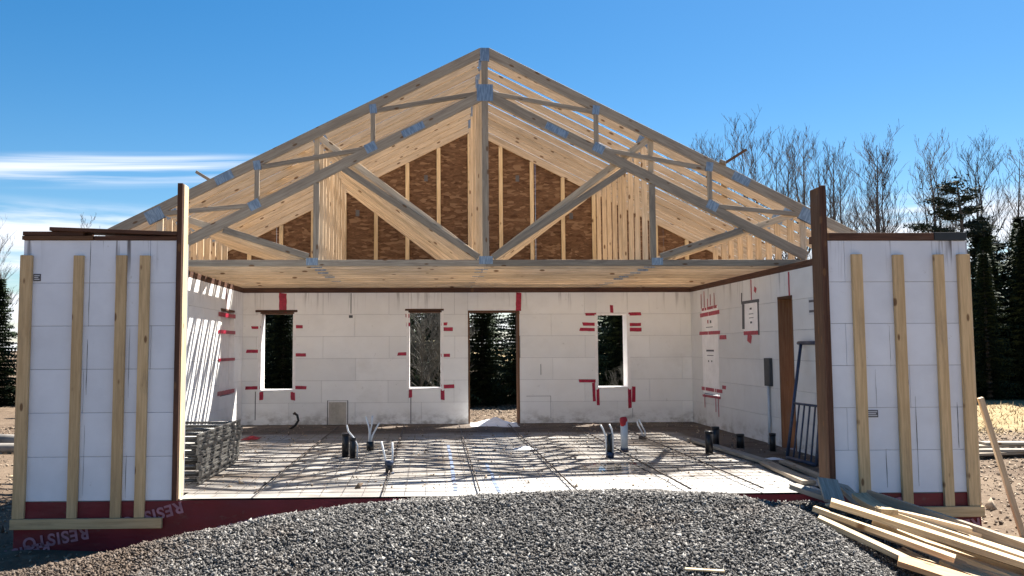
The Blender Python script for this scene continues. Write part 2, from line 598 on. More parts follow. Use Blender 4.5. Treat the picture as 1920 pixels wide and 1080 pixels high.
def mound(x, y):
    """height of the gravel pile above the datum at x, y"""
    xs = [-9, -5.2, -4.0, -3.4, -2.8, -2.1, -1.25, -0.4, 0.44, 1.27, 1.75, 2.15, 2.6, 3.1, 4.2]
    zs = [-0.75, -0.44, -0.28, -0.18, -0.055, 0.085, 0.195, 0.235, 0.24, 0.235, 0.205, 0.115, -0.14, -0.42, -0.75]
    crest = float(np.interp(x, xs, zs))
    yc = -1.5
    if y > yc:
        k = float(np.interp(x, [-3, -1, 1], [0.36, 0.22, 0.07]))
        drop = (y - yc) ** 2 * k + max(0, y - yc) * 0.05
    else:
        t = yc - y
        drop = 0.205 * t + 0.03 * t * t if t < 1.6 else 0.405 + 0.3 * (t - 1.6)
    w = 0.03 * mnoise.noise((x * 1.1, y * 1.3, 3.1)) + 0.016 * mnoise.noise((x * 2.2, y * 2.6, 6.1)) + 0.014 * mnoise.noise((x * 3.7, y * 3.7, 1.2))
    h = crest - drop + w
    if x > 1.2 and y > -1.3:
        h = max(h, -0.055 + 0.5 * w - 0.2 * max(0.0, x - 2.75) ** 1.3 - 0.5 * max(0.0, -0.85 - y) - 0.6 * max(0.0, x - 3.5))
    return h


def ground_h(x, y):
    h = GZ + 0.05 * mnoise.noise((x * 0.35, y * 0.35, 0)) + 0.025 * mnoise.noise((x * 1.7, y * 1.7, 5))
    far = max(0.0, math.hypot(x, y - 3) - 14)
    h += min(far * 0.004, 0.35) * (0.6 + mnoise.noise((x * 0.05, y * 0.05, 2)))
    if -4.9 < x < 4.8 and 0.2 < y < 8.2:
        h = min(h, GZ - 0.02)
    return h


def axis(lim, core, step):
    a = list(np.arange(-core, core + 1e-6, step))
    s = step
    while a[-1] < lim:
        s *= 1.35
        a.append(a[-1] + s)
        a.insert(0, a[0] - s)
    return a


gx, gy = axis(1500, 16, 0.32), [v + 4 for v in axis(1500, 16, 0.32)]
gv = [(x, y, ground_h(x, y)) for y in gy for x in gx]
nx = len(gx)
gfc = [(j * nx + i, j * nx + i + 1, (j + 1) * nx + i + 1, (j + 1) * nx + i) for j in range(len(gy) - 1) for i in range(nx - 1)]
obj('ground', mesh('ground', gv, gfc, EARTH, True), kind='structure', label='churned brown earth around the house with dry grass beyond')

# stones
def stones(pos, size, nr, flat=0.7, base_v=None, base_f=None):
    """arrays of a mesh with one angular stone per position"""
    n = len(pos)
    OCT = np.array([(1, 0, 0), (-1, 0, 0), (0, 1, 0), (0, -1, 0), (0, 0, 1), (0, 0, -1)], float)
    shapes = np.stack([(OCT + nr.uniform(-0.38, 0.38, (6, 3))) * nr.uniform(0.75, 1.2, (6, 1)) for _ in range(48)])
    V = shapes[nr.integers(0, 48, n)].copy()
    V *= np.stack([nr.uniform(0.8, 1.35, n), nr.uniform(0.65, 1.0, n), nr.uniform(0.45, flat, n)], 1)[:, None, :]
    q = nr.normal(size=(n, 4))
    q[:, 1:3] *= 0.75
    q /= np.linalg.norm(q, axis=1, keepdims=True)
    w, x, y, z_ = q.T
    Rm = np.stack([np.stack([1 - 2 * (y * y + z_ * z_), 2 * (x * y - z_ * w), 2 * (x * z_ + y * w)], 1),
                   np.stack([2 * (x * y + z_ * w), 1 - 2 * (x * x + z_ * z_), 2 * (y * z_ - x * w)], 1),
                   np.stack([2 * (x * z_ - y * w), 2 * (y * z_ + x * w), 1 - 2 * (x * x + y * y)], 1)], 1)
    V = np.einsum('nij,nkj->nki', Rm, V) * size[:, None, None] + pos[:, None, :]
    OF = np.array([(0, 2, 4), (2, 1, 4), (1, 3, 4), (3, 0, 4), (2, 0, 5), (1, 2, 5), (3, 1, 5), (0, 3, 5)])
    F = OF[None] + (np.arange(n) * 6)[:, None, None]
    return V.reshape(-1, 3), F.reshape(-1, 3)


def fast_mesh(name, V, F, mat):
    me = bpy.data.meshes.new(name)
    me.vertices.add(len(V))
    me.vertices.foreach_set('co', np.ascontiguousarray(V, np.float32).ravel())
    k = F.shape[1]
    me.loops.add(F.size)
    me.loops.foreach_set('vertex_index', np.ascontiguousarray(F, np.int32).ravel())
    me.polygons.add(len(F))
    me.polygons.foreach_set('loop_start', np.arange(len(F), dtype=np.int32) * k)
    me.materials.append(mat)
    me.update(calc_edges=True)
    return me


nr = np.random.default_rng(5)
# gravel pile: a closed mound of earth-coloured fill with every surface stone on it
mx = np.arange(-9, 4.3, 0.11)
my = np.arange(-6.5, 0.05, 0.11)
H = np.array([[mound(x, y) for x in mx] for y in my])
GX, GY = np.meshgrid(mx, my)
V0 = np.stack([GX, GY, H - 0.012], 2).reshape(-1, 3)
w0 = len(mx)
F0 = np.array([(j * w0 + i, j * w0 + i + 1, (j + 1) * w0 + i + 1, (j + 1) * w0 + i) for j in range(len(my) - 1) for i in range(w0 - 1)])
F0 = np.concatenate([F0[:, [0, 1, 2]], F0[:, [0, 2, 3]]])


def hgrid(x, y):
    fx = np.clip((x - mx[0]) / 0.11, 0, len(mx) - 1.001)
    fy = np.clip((y - my[0]) / 0.11, 0, len(my) - 1.001)
    i, j = fx.astype(int), fy.astype(int)
    u, w = fx - i, fy - j
    return H[j, i] * (1 - u) * (1 - w) + H[j, i + 1] * u * (1 - w) + H[j + 1, i] * (1 - u) * w + H[j + 1, i + 1] * u * w


NS = 190000
px_ = nr.uniform(-5.4, 3.3, NS)
py_ = -0.05 - 3.3 * nr.beta(1.5, 1.25, NS)
hz = hgrid(px_, py_)
keep = hz > GZ - 0.03
px_, py_, hz = px_[keep], py_[keep], hz[keep]
sz = np.minimum(nr.lognormal(math.log(0.0102), 0.45, len(px_)), 0.0195)
pos = np.stack([px_, py_, hz + nr.uniform(-0.008, 0.013, len(px_))], 1)
V1, F1 = stones(pos, sz, nr)
obj('gravel_pile', fast_mesh('gravel_pile', np.concatenate([V0, V1]), np.concatenate([F0, F1 + len(V0)]), GRAVEL),
    kind='stuff', label='heap of grey crushed stone in front of the house', cat='gravel')

# loose stones, bark and chips on the bare earth
NC = 36000
cx_ = np.concatenate([nr.uniform(3.0, 12, NC // 2), nr.uniform(-11, -3.2, NC // 4), nr.uniform(-3, 4, NC // 4)])
cy_ = np.concatenate([nr.uniform(-3, 14, NC // 2), nr.uniform(-3, 14, NC // 4), nr.uniform(8.3, 20, NC // 4)])
sz = nr.lognormal(math.log(0.018), 0.5, len(cx_))
hz = np.array([ground_h(a, b) for a, b in zip(cx_, cy_)])
inside = (cx_ > -4.8) & (cx_ < 4.7) & (cy_ > -0.1) & (cy_ < 8.2)
V1, F1 = stones(np.stack([cx_, cy_, hz + 0.006], 1)[~inside], sz[~inside], nr, 0.5)
obj('earth_debris', fast_mesh('earth_debris', V1, F1, CHIP), kind='stuff', label='loose stones and bark chips strewn over the earth', cat='debris')

# dry grass blades on the field beyond
NB = 5000
bx, by = nr.uniform(6, 17, NB), nr.uniform(9.5, 27, NB)
bh = np.array([ground_h(a, b) for a, b in zip(bx, by)])
an = nr.uniform(0, 2 * PI, NB)
hh = nr.uniform(0.05, 0.16, NB)
ln = nr.normal(0, 0.09, (NB, 2))
b0 = np.stack([bx - 0.012 * np.cos(an), by - 0.012 * np.sin(an), bh - 0.01], 1)
b1 = np.stack([bx + 0.012 * np.cos(an), by + 0.012 * np.sin(an), bh - 0.01], 1)
b2 = np.stack([bx + ln[:, 0], by + ln[:, 1], bh + hh], 1)
Vg = np.stack([b0, b1, b2], 1).reshape(-1, 3)
obj('dry_grass', fast_mesh('dry_grass', Vg, np.arange(NB * 3).reshape(-1, 3), STRAW), kind='stuff', label='dry straw coloured grass on the field', cat='grass')

# ------------------------------------------------------------------ the house
XL, XR, IL, IR, D = -4.60, 4.51, -4.24, 4.12, 7.61
OL, OR = -3.16, 3.08
C = 0.4064
HW = 6 * C
house = empty('house', (0, 0, GZ), label='unfinished gabled house with white foam block walls and bare wooden trusses', cat='house')


def hole_rects(u0, u1, z0, z1, holes):
    """the rectangle less the holes, as rectangles"""
    todo = [(u0, u1, z0, z1)]
    for (a, b, c, d) in holes:
        nxt = []
        for (p, q, r, s) in todo:
            if a >= q or b <= p or c >= s or d <= r:
                nxt.append((p, q, r, s))
                continue
            if a > p:
                nxt.append((p, a, r, s))
            if b < q:
                nxt.append((b, q, r, s))
            m0, m1 = max(a, p), min(b, q)
            if c > r:
                nxt.append((m0, m1, r, c))
            if d < s:
                nxt.append((m0, m1, d, s))
        todo = nxt
    return [t for t in todo if t[1] - t[0] > 0.015 and t[3] - t[2] > 0.015]


def wall(ax, face, far, u0, u1, holes, out, mat, start, label, both=False):
    """a foam-block wall. ax 'x': runs along x, visible face at y=face; 'y': runs along y, face at x=face; out: sign of the visible side"""
    rec = 0.014
    vs_, fs = [], []
    zs = sorted({0.0, HW, *[h[2] for h in holes if h[2] > 0], *[h[3] for h in holes]})
    us = sorted({u0, u1, *[h[0] for h in holes], *[h[1] for h in holes]})
    f0 = face - out * rec
    back = far
    for (a, b, c, d) in hole_rects(u0, u1, -0.02, HW, holes):
        lo, hi = min(f0, back), max(f0, back)
        bv = box_v(a, b, lo, hi, c, d) if ax == 'x' else box_v(lo, hi, a, b, c, d)
        fs += [tuple(i + len(vs_) for i in f) for f in BOXF]
        vs_ += bv
    w = obj('wall', mesh('wall', vs_, fs, CORE), house, label=label)
    g = 0.0017
    sides = [(face, out)] + ([(far, -out)] if both else [])
    for fc, o_ in sides:
        for n in range(6):
            u = u0 - (start if n % 2 == 0 else (start + 0.61) % 1.22) - rng.uniform(0, 0.05)
            while u < u1:
                a, b = max(u, u0), min(u + 1.2192, u1)
                u += 1.2192
                if b - a < 0.03:
                    continue
                for (p, q, r, s) in hole_rects(a, b, n * C, n * C + C, holes):
                    p2 = p + (g if p > u0 + 1e-4 else -0.006)
                    q2 = q - (g if q < u1 - 1e-4 else -0.006)
                    pr = rng.uniform(0.0, 0.0022)
                    lo, hi = sorted((fc - o_ * 0.055, fc + o_ * pr))
                    r2, s2 = r + g, s - g
                    if ax == 'x':
                        boxo('block', p2, q2, lo, hi, r2, s2, mat, w, 0.0015)
                    else:
                        boxo('block', lo, hi, p2, q2, r2, s2, mat, w, 0.0015)
    return w


W1, W2, W3, DOOR = (-3.92, -3.30, 0.63, 2.08), (-1.19, -0.57, 0.65, 2.10), (2.33, 2.92, 0.65, 2.05), (-0.08, 0.88, 0.0, 2.10)
LWIN = (5.96, 6.95, 0.62, 2.08)
RWIN, RSM, RDOOR = (6.14, 6.95, 0.57, 2.11), (4.33, 4.93, 1.61, 2.10), (3.14, 3.63, 0.0, 2.10)
wall_b = wall('x', D, 7.95, IL, IR, [W1, W2, W3, DOOR], -1, FOAMI, 0.35, 'rear wall of soiled white foam blocks with three window openings and a doorway')
wall_l = wall('y', IL, XL, 0.335, 7.95, [LWIN], 1, FOAMI, 0.2, 'side wall striped by sunlight falling between the trusses')
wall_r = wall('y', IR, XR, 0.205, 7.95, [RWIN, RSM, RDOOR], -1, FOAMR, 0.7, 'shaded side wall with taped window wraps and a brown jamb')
wall_fl = wall('x', 0.0, 0.33, XL, OL, [], -1, FOAM, 0.62, 'front wall panel beside the bright tan post')
wall_fr = wall('x', 0.0, 0.20, OR, XR, [], -1, FOAM, 0.40, 'front wall panel behind the lumber heap')
# ends of the front panels and the outer corners
boxo('end_cap', XR - 0.001, XR + 0.004, 0.0, 0.20, 0, HW, FOAM, wall_fr)
boxo('end_cap', XL - 0.004, XL + 0.001, 0.0, 0.33, 0, HW, FOAM, wall_fl)
for (x0, x1, w_) in ((XR - 0.001, XR + 0.004, wall_r), (XL - 0.004, XL + 0.001, wall_l)):
    for n in range(6):
        yy = 0.336 - (0.61 if n % 2 else 0.0)
        while yy < 7.94:
            a, b = max(yy, 0.336), min(yy + 1.2192, 7.94)
            yy += 1.2192
            if b - a < 0.05:
                continue
            for (p, q, r, s) in hole_rects(a, b, n * C, n * C + C, [RWIN, RSM, RDOOR] if x0 > 0 else [LWIN]):
                boxo('block', x0, x1, p + 0.002, q - 0.002, r + 0.002, s - 0.002, FOAM, w_, 0.001)

# foundation and membrane
fv, ff = [], []
for b in (box_v(XL + 0.01, XR - 0.01, 0.012, 0.33, GZ - 0.3, -0.022), box_v(XL + 0.01, IL, 0.33, 7.94, GZ - 0.3, -0.022),
          box_v(IR, XR - 0.01, 0.33, 7.94, GZ - 0.3, -0.022), box_v(IL, IR, D, 7.94, GZ - 0.3, -0.022), box_v(IL, IR, 0.33, D, -0.35, -0.07)):
    ff += [tuple(i + len(fv) for i in f) for f in BOXF]
    fv += b
obj('foundation', mesh('foundation', fv, ff, CONC), house)
# membrane sheet: slightly rippled, wraps the front edge
nxm, nzm = 150, 9
vs_, fs = [], []
for j in range(nzm):
    for i in range(nxm):
        x = XL - 0.012 + (XR - XL + 0.024) * i / (nxm - 1)
        zz = -0.50 + 0.497 * j / (nzm - 1)
        if j == nzm - 1:
            zz = -0.003 + 0.006 * mnoise.noise((x * 1.6, 0, 2))
        vs_.append((x, -0.008 - 0.012 * abs(mnoise.noise((x * 2.3, zz * 5, 9))) - 0.004 * abs(mnoise.noise((x * 9, zz * 3, 4))) , zz))
k0 = len(vs_)
for j in range(nzm - 1):
    for i in range(nxm - 1):
        fs.append((j * nxm + i, j * nxm + i + 1, (j + 1) * nxm + i + 1, (j + 1) * nxm + i))
for (xs_) in (XL - 0.012, XR + 0.012):
    a = len(vs_)
    vs_ += [(xs_, -0.008, -0.5), (xs_, 1.6, -0.5), (xs_, 1.6, -0.003), (xs_, -0.008, -0.003)]
    fs.append((a, a + 1, a + 2, a + 3))
memb = obj('membrane', mesh('membrane', vs_, fs, MEMB, True), house, label='deep red waterproof membrane with pale upside-down lettering')


def lettering(text, x, zt, size, slant, parent, squash=1.0):
    """flat print on the membrane, set upside down: starts at x on the right and runs left"""
    cu = bpy.data.curves.new('lettering', 'FONT')
    cu.body = text
    cu.size = size
    cu.extrude = 0.0012
    cu.offset = 0.004
    cu.space_character = 1.12
    o = bpy.data.objects.new('lettering_source', cu)
    COL.objects.link(o)
    bpy.context.view_layer.update()
    me = bpy.data.meshes.new_from_object(o.evaluated_get(bpy.context.evaluated_depsgraph_get()))
    bpy.data.objects.remove(o)
    me.name = 'lettering'
    me.materials.clear()
    me.materials.append(LETTER)
    m = Matrix.Translation((x, -0.0205, zt)) @ Matrix.Rotation(PI / 2, 4, 'X') @ Matrix.Rotation(PI + slant, 4, 'Z') @ Matrix.Diagonal((squash, 1, 1, 1))
    return obj('lettering', me, parent, m)


for (tx, x, zt, s, sl) in (('RESISTO', -3.08, -0.01, 0.145, 0.27), ('RESISTO', -3.93, -0.235, 0.15, 0.17), ('RESISTO', -2.23, -0.13, 0.14, 0.22),
                           ('RESISTO', -1.08, -0.005, 0.13, 0.22), ('RESISTO', -4.28, -0.36, 0.14, 0.2), ('RESISTO', 3.84, -0.02, 0.14, 0.2), ('RESISTO', 4.50, -0.245, 0.145, 0.12)):
    lettering(tx, x, zt, s, sl, memb)

# plates
boxo('top_plate', IL - 0.33, IR + 0.34, D + 0.03, 7.93, HW + 0.001, HW + 0.088, TREATED, wall_b)
boxo('top_plate', XL + 0.02, IL + 0.004, 0.37, 7.6, HW + 0.001, HW + 0.088, TREATED, wall_l)
boxo('top_plate', IR - 0.004, XR - 0.02, 0.37, 7.6, HW + 0.001, HW + 0.088, TREATED, wall_r)
boxo('top_plate', -3.95, OL - 0.002, -0.012, 0.32, HW + 0.001, HW + 0.04, TREATED, wall_fl)
board('top_plate', (-4.62, 0.1, HW + 0.022), (-3.96, 0.1, HW + 0.022), 0.24, 0.038, BUCK, wall_fl)
board('top_plate', (-4.615, 0.11, HW + 0.064), (-4.05, 0.11, HW + 0.062), 0.26, 0.038, TREATED, wall_fl)
board('loose_plank', (-4.36, 0.08, HW + 0.105), (OL - 0.01, 0.08, HW + 0.062), 0.24, 0.036, TREATED, wall_fl)
boxo('top_plate', OR + 0.002, 4.18, -0.012, 0.32, HW + 0.001, HW + 0.075, TREATED, wall_fr)
boxo('top_plate', 4.182, XR - 0.004, -0.018, 0.32, HW + 0.001, HW + 0.08, BLACKP, wall_fr)

# posts that line the opening
boxo('post', OL + 0.0075, OL + 0.044, 0.004, 0.150, -0.004, 2.98, PINE2, wall_fl)
boxo('post_edge_strip', OL - 0.012, OL + 0.036, -0.030, 0.003, -0.004, 2.985, TREATED, wall_fl)
boxo('post', OR - 0.028, OR - 0.0075, 0.004, 0.200, 0.0, 2.97, DARKBUCK, wall_fr)
boxo('post_edge_strip', OR - 0.030, OR + 0.028, -0.03, 0.003, 0.0, 2.98, TREATED, wall_fr)

# battens on the front panels
for (x0, x1, z1) in ((-4.62, -4.512, 2.292), (-4.125, -4.035, 2.29), (-3.73, -3.635, 2.292), (-3.51, -3.418, 2.29)):
    boxo('batten', x0, x1, -0.042, -0.0035, -0.15, z1, BATTEN, wall_fl)
boxo('ledger_board', -4.63, -3.25, -0.058, -0.022, -0.245, -0.152, BATTEN, wall_fl)
for (x0, x1, z1) in ((3.34, 3.44, 2.30), (3.75, 3.85, 2.295), (4.158, 4.252, 2.298), (4.395, 4.50, 2.30)):
    boxo('batten', x0, x1, -0.042, -0.0035, -0.125, z1, BATTEN, wall_fr)
boxo('ledger_board', 3.62, 4.53, -0.058, -0.022, -0.225, -0.128, BATTEN, wall_fr)
boxo('corner_strip', XR + 0.006, XR + 0.03, 0.0, 0.09, -0.2, 2.30, PINE2, wall_fr)
boxo('corner_strip', XL - 0.03, XL - 0.006, 0.0, 0.09, -0.2, 2.30, PINE2, wall_fl)


for (x, z0, z1, w_, wl) in ((-3.985, 1.62, 2.43, 0.007, wall_fl), (-3.99, 0.98, 1.50, 0.008, wall_fl), (-3.995, 0.05, 0.7, 0.004, wall_fl), (-3.60, 0.95, 1.6, 0.004, wall_fl), (-3.605, 0.02, 0.42, 0.005, wall_fl),
                        (3.62, 0.05, 0.42, 0.007, wall_fr), (3.93, 0.06, 0.92, 0.006, wall_fr), (4.34, 0.42, 0.86, 0.008, wall_fr), (3.70, 1.2, 1.6, 0.003, wall_fr), (3.545, 0.8, 1.18, 0.004, wall_fr)):
    n_ = 9
    vv, fv_ = [], []
    for i in range(n_):
        t_ = i / (n_ - 1)
        hw = w_ * (0.25 + 0.75 * abs(mnoise.noise((x * 9, t_ * 5, 2)))) * (0.3 + 0.7 * math.sin(PI * min(max(t_, 0.05), 0.95)))
        cx0 = x + 0.004 * mnoise.noise((x, t_ * 3, 8))
        vv += [(cx0 - hw, -0.0036, z0 + (z1 - z0) * t_), (cx0 + hw, -0.0036, z0 + (z1 - z0) * t_)]
        if i:
            fv_.append((2 * i - 2, 2 * i - 1, 2 * i + 1, 2 * i))
    obj('joint_smear', mesh('joint_smear', vv, fv_, INK), wl)

# small printed stickers
def sticker(x0, x1, z0, z1, parent, dark):
    b = boxo('sticker', x0, x1, -0.0065, -0.0025, z0, z1, INK if dark else PAPER, parent, 0.0004)
    n = 3
    for i in range(n):
        zz = z0 + (z1 - z0) * (0.24 + 0.26 * i)
        boxo('printed_line', x0 + 0.008, x1 - 0.010 - 0.012 * (i % 2), -0.0085, -0.0067, zz - 0.005, zz + 0.005, PAPER if dark else INK, b, 0.0002)


sticker(-4.508, -4.44, 2.05, 2.118, wall_fl, True)
sticker(3.442, 3.555, 0.72, 0.79, wall_fr, True)

# ------------------------------------------------------------------ openings: liners, bucks, red tape
_tn = [0]


def tape_mesh(L, w, mat):
    _tn[0] += 1
    k = _tn[0] * 3.7
    n = max(5, int(L / 0.03))
    vs_, fs = [], []
    for i in range(n + 1):
        u = -L / 2 + L * i / n
        zz = 0.0012 + 0.0022 * abs(mnoise.noise((u * 24, k, 1)))
        if i in (0, n):
            zz += 0.004 * abs(mnoise.noise((k, i, 5)))
        for sg in (-1, 1):
            e = rng.uniform(-0.012, 0.012) * (1 if i in (0, n) else 0)
            vs_.append((u + e, sg * (w / 2) * (1 + 0.10 * mnoise.noise((u * 14, k, sg))), zz))
        if i:
            fs.append((2 * i - 2, 2 * i, 2 * i + 1, 2 * i - 1)[::-1])
    return mesh('tape_strip', vs_, fs, mat)


def tape_b(x0, z0, x1, z1, y=D):
    """a strip of tape on the rear wall"""
    x0, x1 = sorted((x0, x1))
    z0, z1 = sorted((z0, z1))
    w, h = x1 - x0, z1 - z0
    me = tape_mesh(max(w, h), min(w, h), TAPE)
    ctr = Vector(((x0 + x1) / 2, y - 0.0045, (z0 + z1) / 2))
    m = Matrix.Translation(ctr) @ Matrix.Rotation(rng.uniform(-0.035, 0.035), 4, 'Y') @ Matrix.Rotation(PI / 2, 4, 'X')
    if h > w:
        m = m @ Matrix.Rotation(PI / 2, 4, 'Z')
    obj('tape_strip', me, wall_b, m)


for t in ((-3.58, 2.43, -3.44, 2.08), (-3.29, 1.84, -3.13, 1.78), (-3.29, 1.32, -3.08, 1.26), (-3.3, 0.72, -3.06, 0.66), (-4.08, 1.82, -3.91, 1.77),
          (-4.17, 1.39, -3.91, 1.33), (-4.17, 0.72, -3.91, 0.66), (-3.92, 0.62, -3.85, 0.46), (-3.35, 0.62, -3.27, 0.46), (0.82, 2.43, 0.92, 2.1),
          (-1.24, 2.05, -1.17, 1.97), (-1.24, 1.88, -1.17, 1.81), (-1.39, 1.33, -1.19, 1.27), (-0.57, 1.88, -0.47, 1.825), (-0.57, 1.79, -0.37, 1.72),
          (-0.59, 1.3, -0.42, 1.24), (-1.18, 0.65, -1.12, 0.5), (-0.59, 0.64, -0.52, 0.45), (-0.57, 0.73, -0.35, 0.66), (2.59, 2.19, 2.65, 2.05),
          (2.12, 2.05, 2.33, 2.0), (2.07, 1.87, 2.33, 1.81), (2.01, 1.77, 2.32, 1.71), (2.94, 2.06, 3.17, 2.0), (2.94, 1.86, 3.17, 1.8), (2.94, 1.77, 3.19, 1.7),
          (1.98, 0.81, 2.31, 0.755), (2.235, 0.75, 2.29, 0.41), (2.31, 0.65, 2.365, 0.33), (2.90, 0.65, 2.965, 0.27), (2.975, 0.68, 3.04, 0.39)):
    tape_b(*t)


def liner_x(h, y0, y1, parent, mat_head, mats, t=0.02, lap=0.035):
    """lining of an opening in a wall that runs along x: sides, sill, head, with a lap on the inner face"""
    a, b, c, d = h
    boxo('opening_liner', a + 0.001, a + t, y0, y1, c, d, mats, parent)
    boxo('opening_liner', b - t, b - 0.001, y0, y1, c, d, mats, parent)
    boxo('opening_head', a + 0.001, b - 0.001, y0 - 0.002, y1, d - 0.032, d - 0.002, mat_head, parent)
    if c > 0.1:
        boxo('opening_sill', a + 0.001, b - 0.001, y0 - 0.004, y1, c - 0.012, c + t, mats, parent)
    if lap:
        boxo('liner_lap', a - lap, a + 0.002, y0 - 0.0065, y0 - 0.0035, c - 0.03, d - 0.03, mats, parent, 0.0005)
        boxo('liner_lap', b - 0.002, b + lap, y0 - 0.0065, y0 - 0.0035, c - 0.03, d - 0.03, mats, parent, 0.0005)


for h in (W1, W2):
    liner_x(h, D - 0.004, 7.95, wall_b, TREATED, LINER)
liner_x(W3, D - 0.004, 7.95, wall_b, LINER, LINER)
liner_x(DOOR, D - 0.004, 7.95, wall_b, TREATED, BUCK, t=0.03, lap=0)
boxo('opening_head', -4.01, -3.24, D - 0.016, D - 0.004, 2.08, 2.12, TREATED, wall_b)
boxo('opening_head', -1.25, -0.53, D - 0.016, D - 0.004, 2.10, 2.135, TREATED, wall_b)
# cut-out patch and pencil outlines low on the rear wall
boxo('patch_board', -2.65, -2.33, D - 0.010, D - 0.0035, 0.02, 0.42, plain('tan_patch', (0.46, 0.42, 0.36), 0.85), wall_b)
for (x0, x1, z0, z1) in ((-2.68, -2.665, 0.0, 0.45), (-2.31, -2.295, 0.0, 0.45), (-2.68, -2.30, 0.44, 0.447), (1.0, 1.45, 0.505, 0.511), (1.45, 1.456, 0.1, 0.51)):
    boxo('pencil_line', x0, x1, D - 0.0055, D - 0.0035, z0, z1, INK, wall_b, 0.0003)
for (x0, z0, x1, z1) in ((-2.26, 2.05, -2.245, 2.43), (-0.99 - 1.3, 1.97, -0.92 - 1.3, 2.02), (-4.0, 0.1, -3.985, 0.62), (-1.15, 0.02, -1.135, 0.5), (1.27, 0.9, 1.28, 1.1), (2.98, 0.1, 2.986, 0.27)):
    boxo('scuff_mark', x0, x1, D - 0.0052, D - 0.0035, z0, z1, INK, wall_b, 0.0003)


def tape_y(x, y0, y1, z0, z1, parent, mat=TAPE, d=0.004, nm='tape_strip', tilt=0.0):
    """strip on a wall that runs along y, proud by d towards the room"""
    s = -1 if x > 0 else 1
    y0, y1 = sorted((y0, y1))
    z0, z1 = sorted((z0, z1))
    w, h = y1 - y0, z1 - z0
    xc = x + s * (d + 0.0015)
    me = tape_mesh(max(w, h), min(w, h), mat) if mat is TAPE else board_mesh(nm, max(w, h), min(w, h), 0.003, mat, 0.0005)
    m = Matrix.Translation((xc, (y0 + y1) / 2, (z0 + z1) / 2)) @ Matrix.Rotation(tilt, 4, 'X') @ Matrix.Rotation(PI / 2, 4, 'Z') @ Matrix.Rotation(PI / 2, 4, 'X')
    if h > w:
        m = m @ Matrix.Rotation(PI / 2, 4, 'Z')
    return obj(nm, me, parent, m)


# wrapped tall window in the shaded side wall
wrap = boxo('window_wrap', IR - 0.0032, IR + 0.004, RWIN[0] - 0.02, RWIN[1] + 0.02, RWIN[2] + 0.02, RWIN[3], LINER, wall_r, 0.001)
wrap['label'] = 'tall white printed wrap taped over a window opening'
for (z0, z1, a, b) in ((2.06, 2.11, 6.12, 6.96), (1.95, 2.02, 6.02, 7.06), (1.62, 1.68, 6.02, 7.12), (0.63, 0.69, 5.98, 7.06), (0.52, 0.56, 6.06, 7.02)):
    tape_y(IR, a, b, z0, z1, wall_r, tilt=rng.uniform(-0.03, 0.03))
for (y_, z0, z1) in ((6.95, 2.1, 2.36), (6.78, 2.1, 2.40), (6.6, 2.1, 2.26), (6.45, 2.12, 2.32), (6.25, 2.1, 2.34), (6.88, 0.34, 0.56), (6.3, 0.30, 0.56), (6.16, 0.22, 0.6)):
    tape_y(IR, y_, y_ + 0.035, z0, z1, wall_r, d=0.006)
tape_y(IR, 5.72, 6.05, 1.53, 1.60, wall_r)
tape_y(IR, 5.80, 5.98, 0.70, 0.76, wall_r)
for (a, b, z0, z1, mt) in ((6.35, 6.75, 1.325, 1.355, INK), (6.38, 6.72, 1.25, 1.262, INK), (6.45, 6.52, 1.82, 1.87, INK), (6.60, 6.66, 1.82, 1.88, TAPE), (6.38, 6.74, 1.745, 1.757, INK), (6.45, 6.5, 1.14, 1.17, INK), (6.62, 6.67, 1.14, 1.17, INK)):
    boxo('printed_mark', IR - 0.0050, IR - 0.0034, a, b, z0, z1, mt, wrap, 0.0003)
# small wrapped opening
w2 = boxo('window_wrap', IR - 0.0032, IR + 0.004, RSM[0] - 0.01, RSM[1] + 0.01, RSM[2] - 0.01, RSM[3], LINER, wall_r, 0.001)
w2['label'] = 'small torn white wrap over a high opening'
tape_y(IR, 4.28, 5.0, 2.07, 2.115, wall_r, INK, nm='frame_strip')
tape_y(IR, 4.30, 4.35, 1.58, 2.08, wall_r, INK, nm='frame_strip')
tape_y(IR, 4.88, 4.98, 1.68, 2.07, wall_r, INK, nm='frame_strip', tilt=0.05)
tape_y(IR, 4.36, 4.95, 1.585, 1.645, wall_r)
tape_y(IR, 4.62, 4.78, 1.47, 1.60, wall_r, tilt=0.3, d=0.007)
tape_y(IR, 4.56, 4.60, 2.11, 2.43, wall_r)
tape_y(IR, 4.38, 4.46, 2.22, 2.30, wall_r, tilt=0.5)
tape_y(IR, 4.96, 5.0, 2.1, 2.25, wall_r, INK, nm='frame_strip', tilt=0.1)
for (a, b, z0, z1) in ((4.58, 4.66, 1.97, 2.0), (4.52, 4.70, 1.90, 1.91), (4.58, 4.66, 1.76, 1.79), (4.52, 4.70, 1.84, 1.85)):
    boxo('printed_mark', IR - 0.0050, IR - 0.0034, a, b, z0, z1, INK, w2, 0.0003)
# brown jambs of the side doorway
boxo('door_jamb', IR - 0.002, XR + 0.002, RDOOR[1] - 0.035, RDOOR[1] - 0.001, 0.0, RDOOR[3], BUCK, wall_r)
boxo('door_jamb', IR - 0.002, XR + 0.002, RDOOR[0] + 0.001, RDOOR[0] + 0.035, 0.0, RDOOR[3], BUCK, wall_r)
boxo('door_head', IR - 0.004, XR + 0.002, RDOOR[0] + 0.001, RDOOR[1] - 0.001, RDOOR[3] - 0.034, RDOOR[3] - 0.001, TREATED, wall_r)
tape_y(IR, 3.20, 3.245, 2.1, 2.43, wall_r)
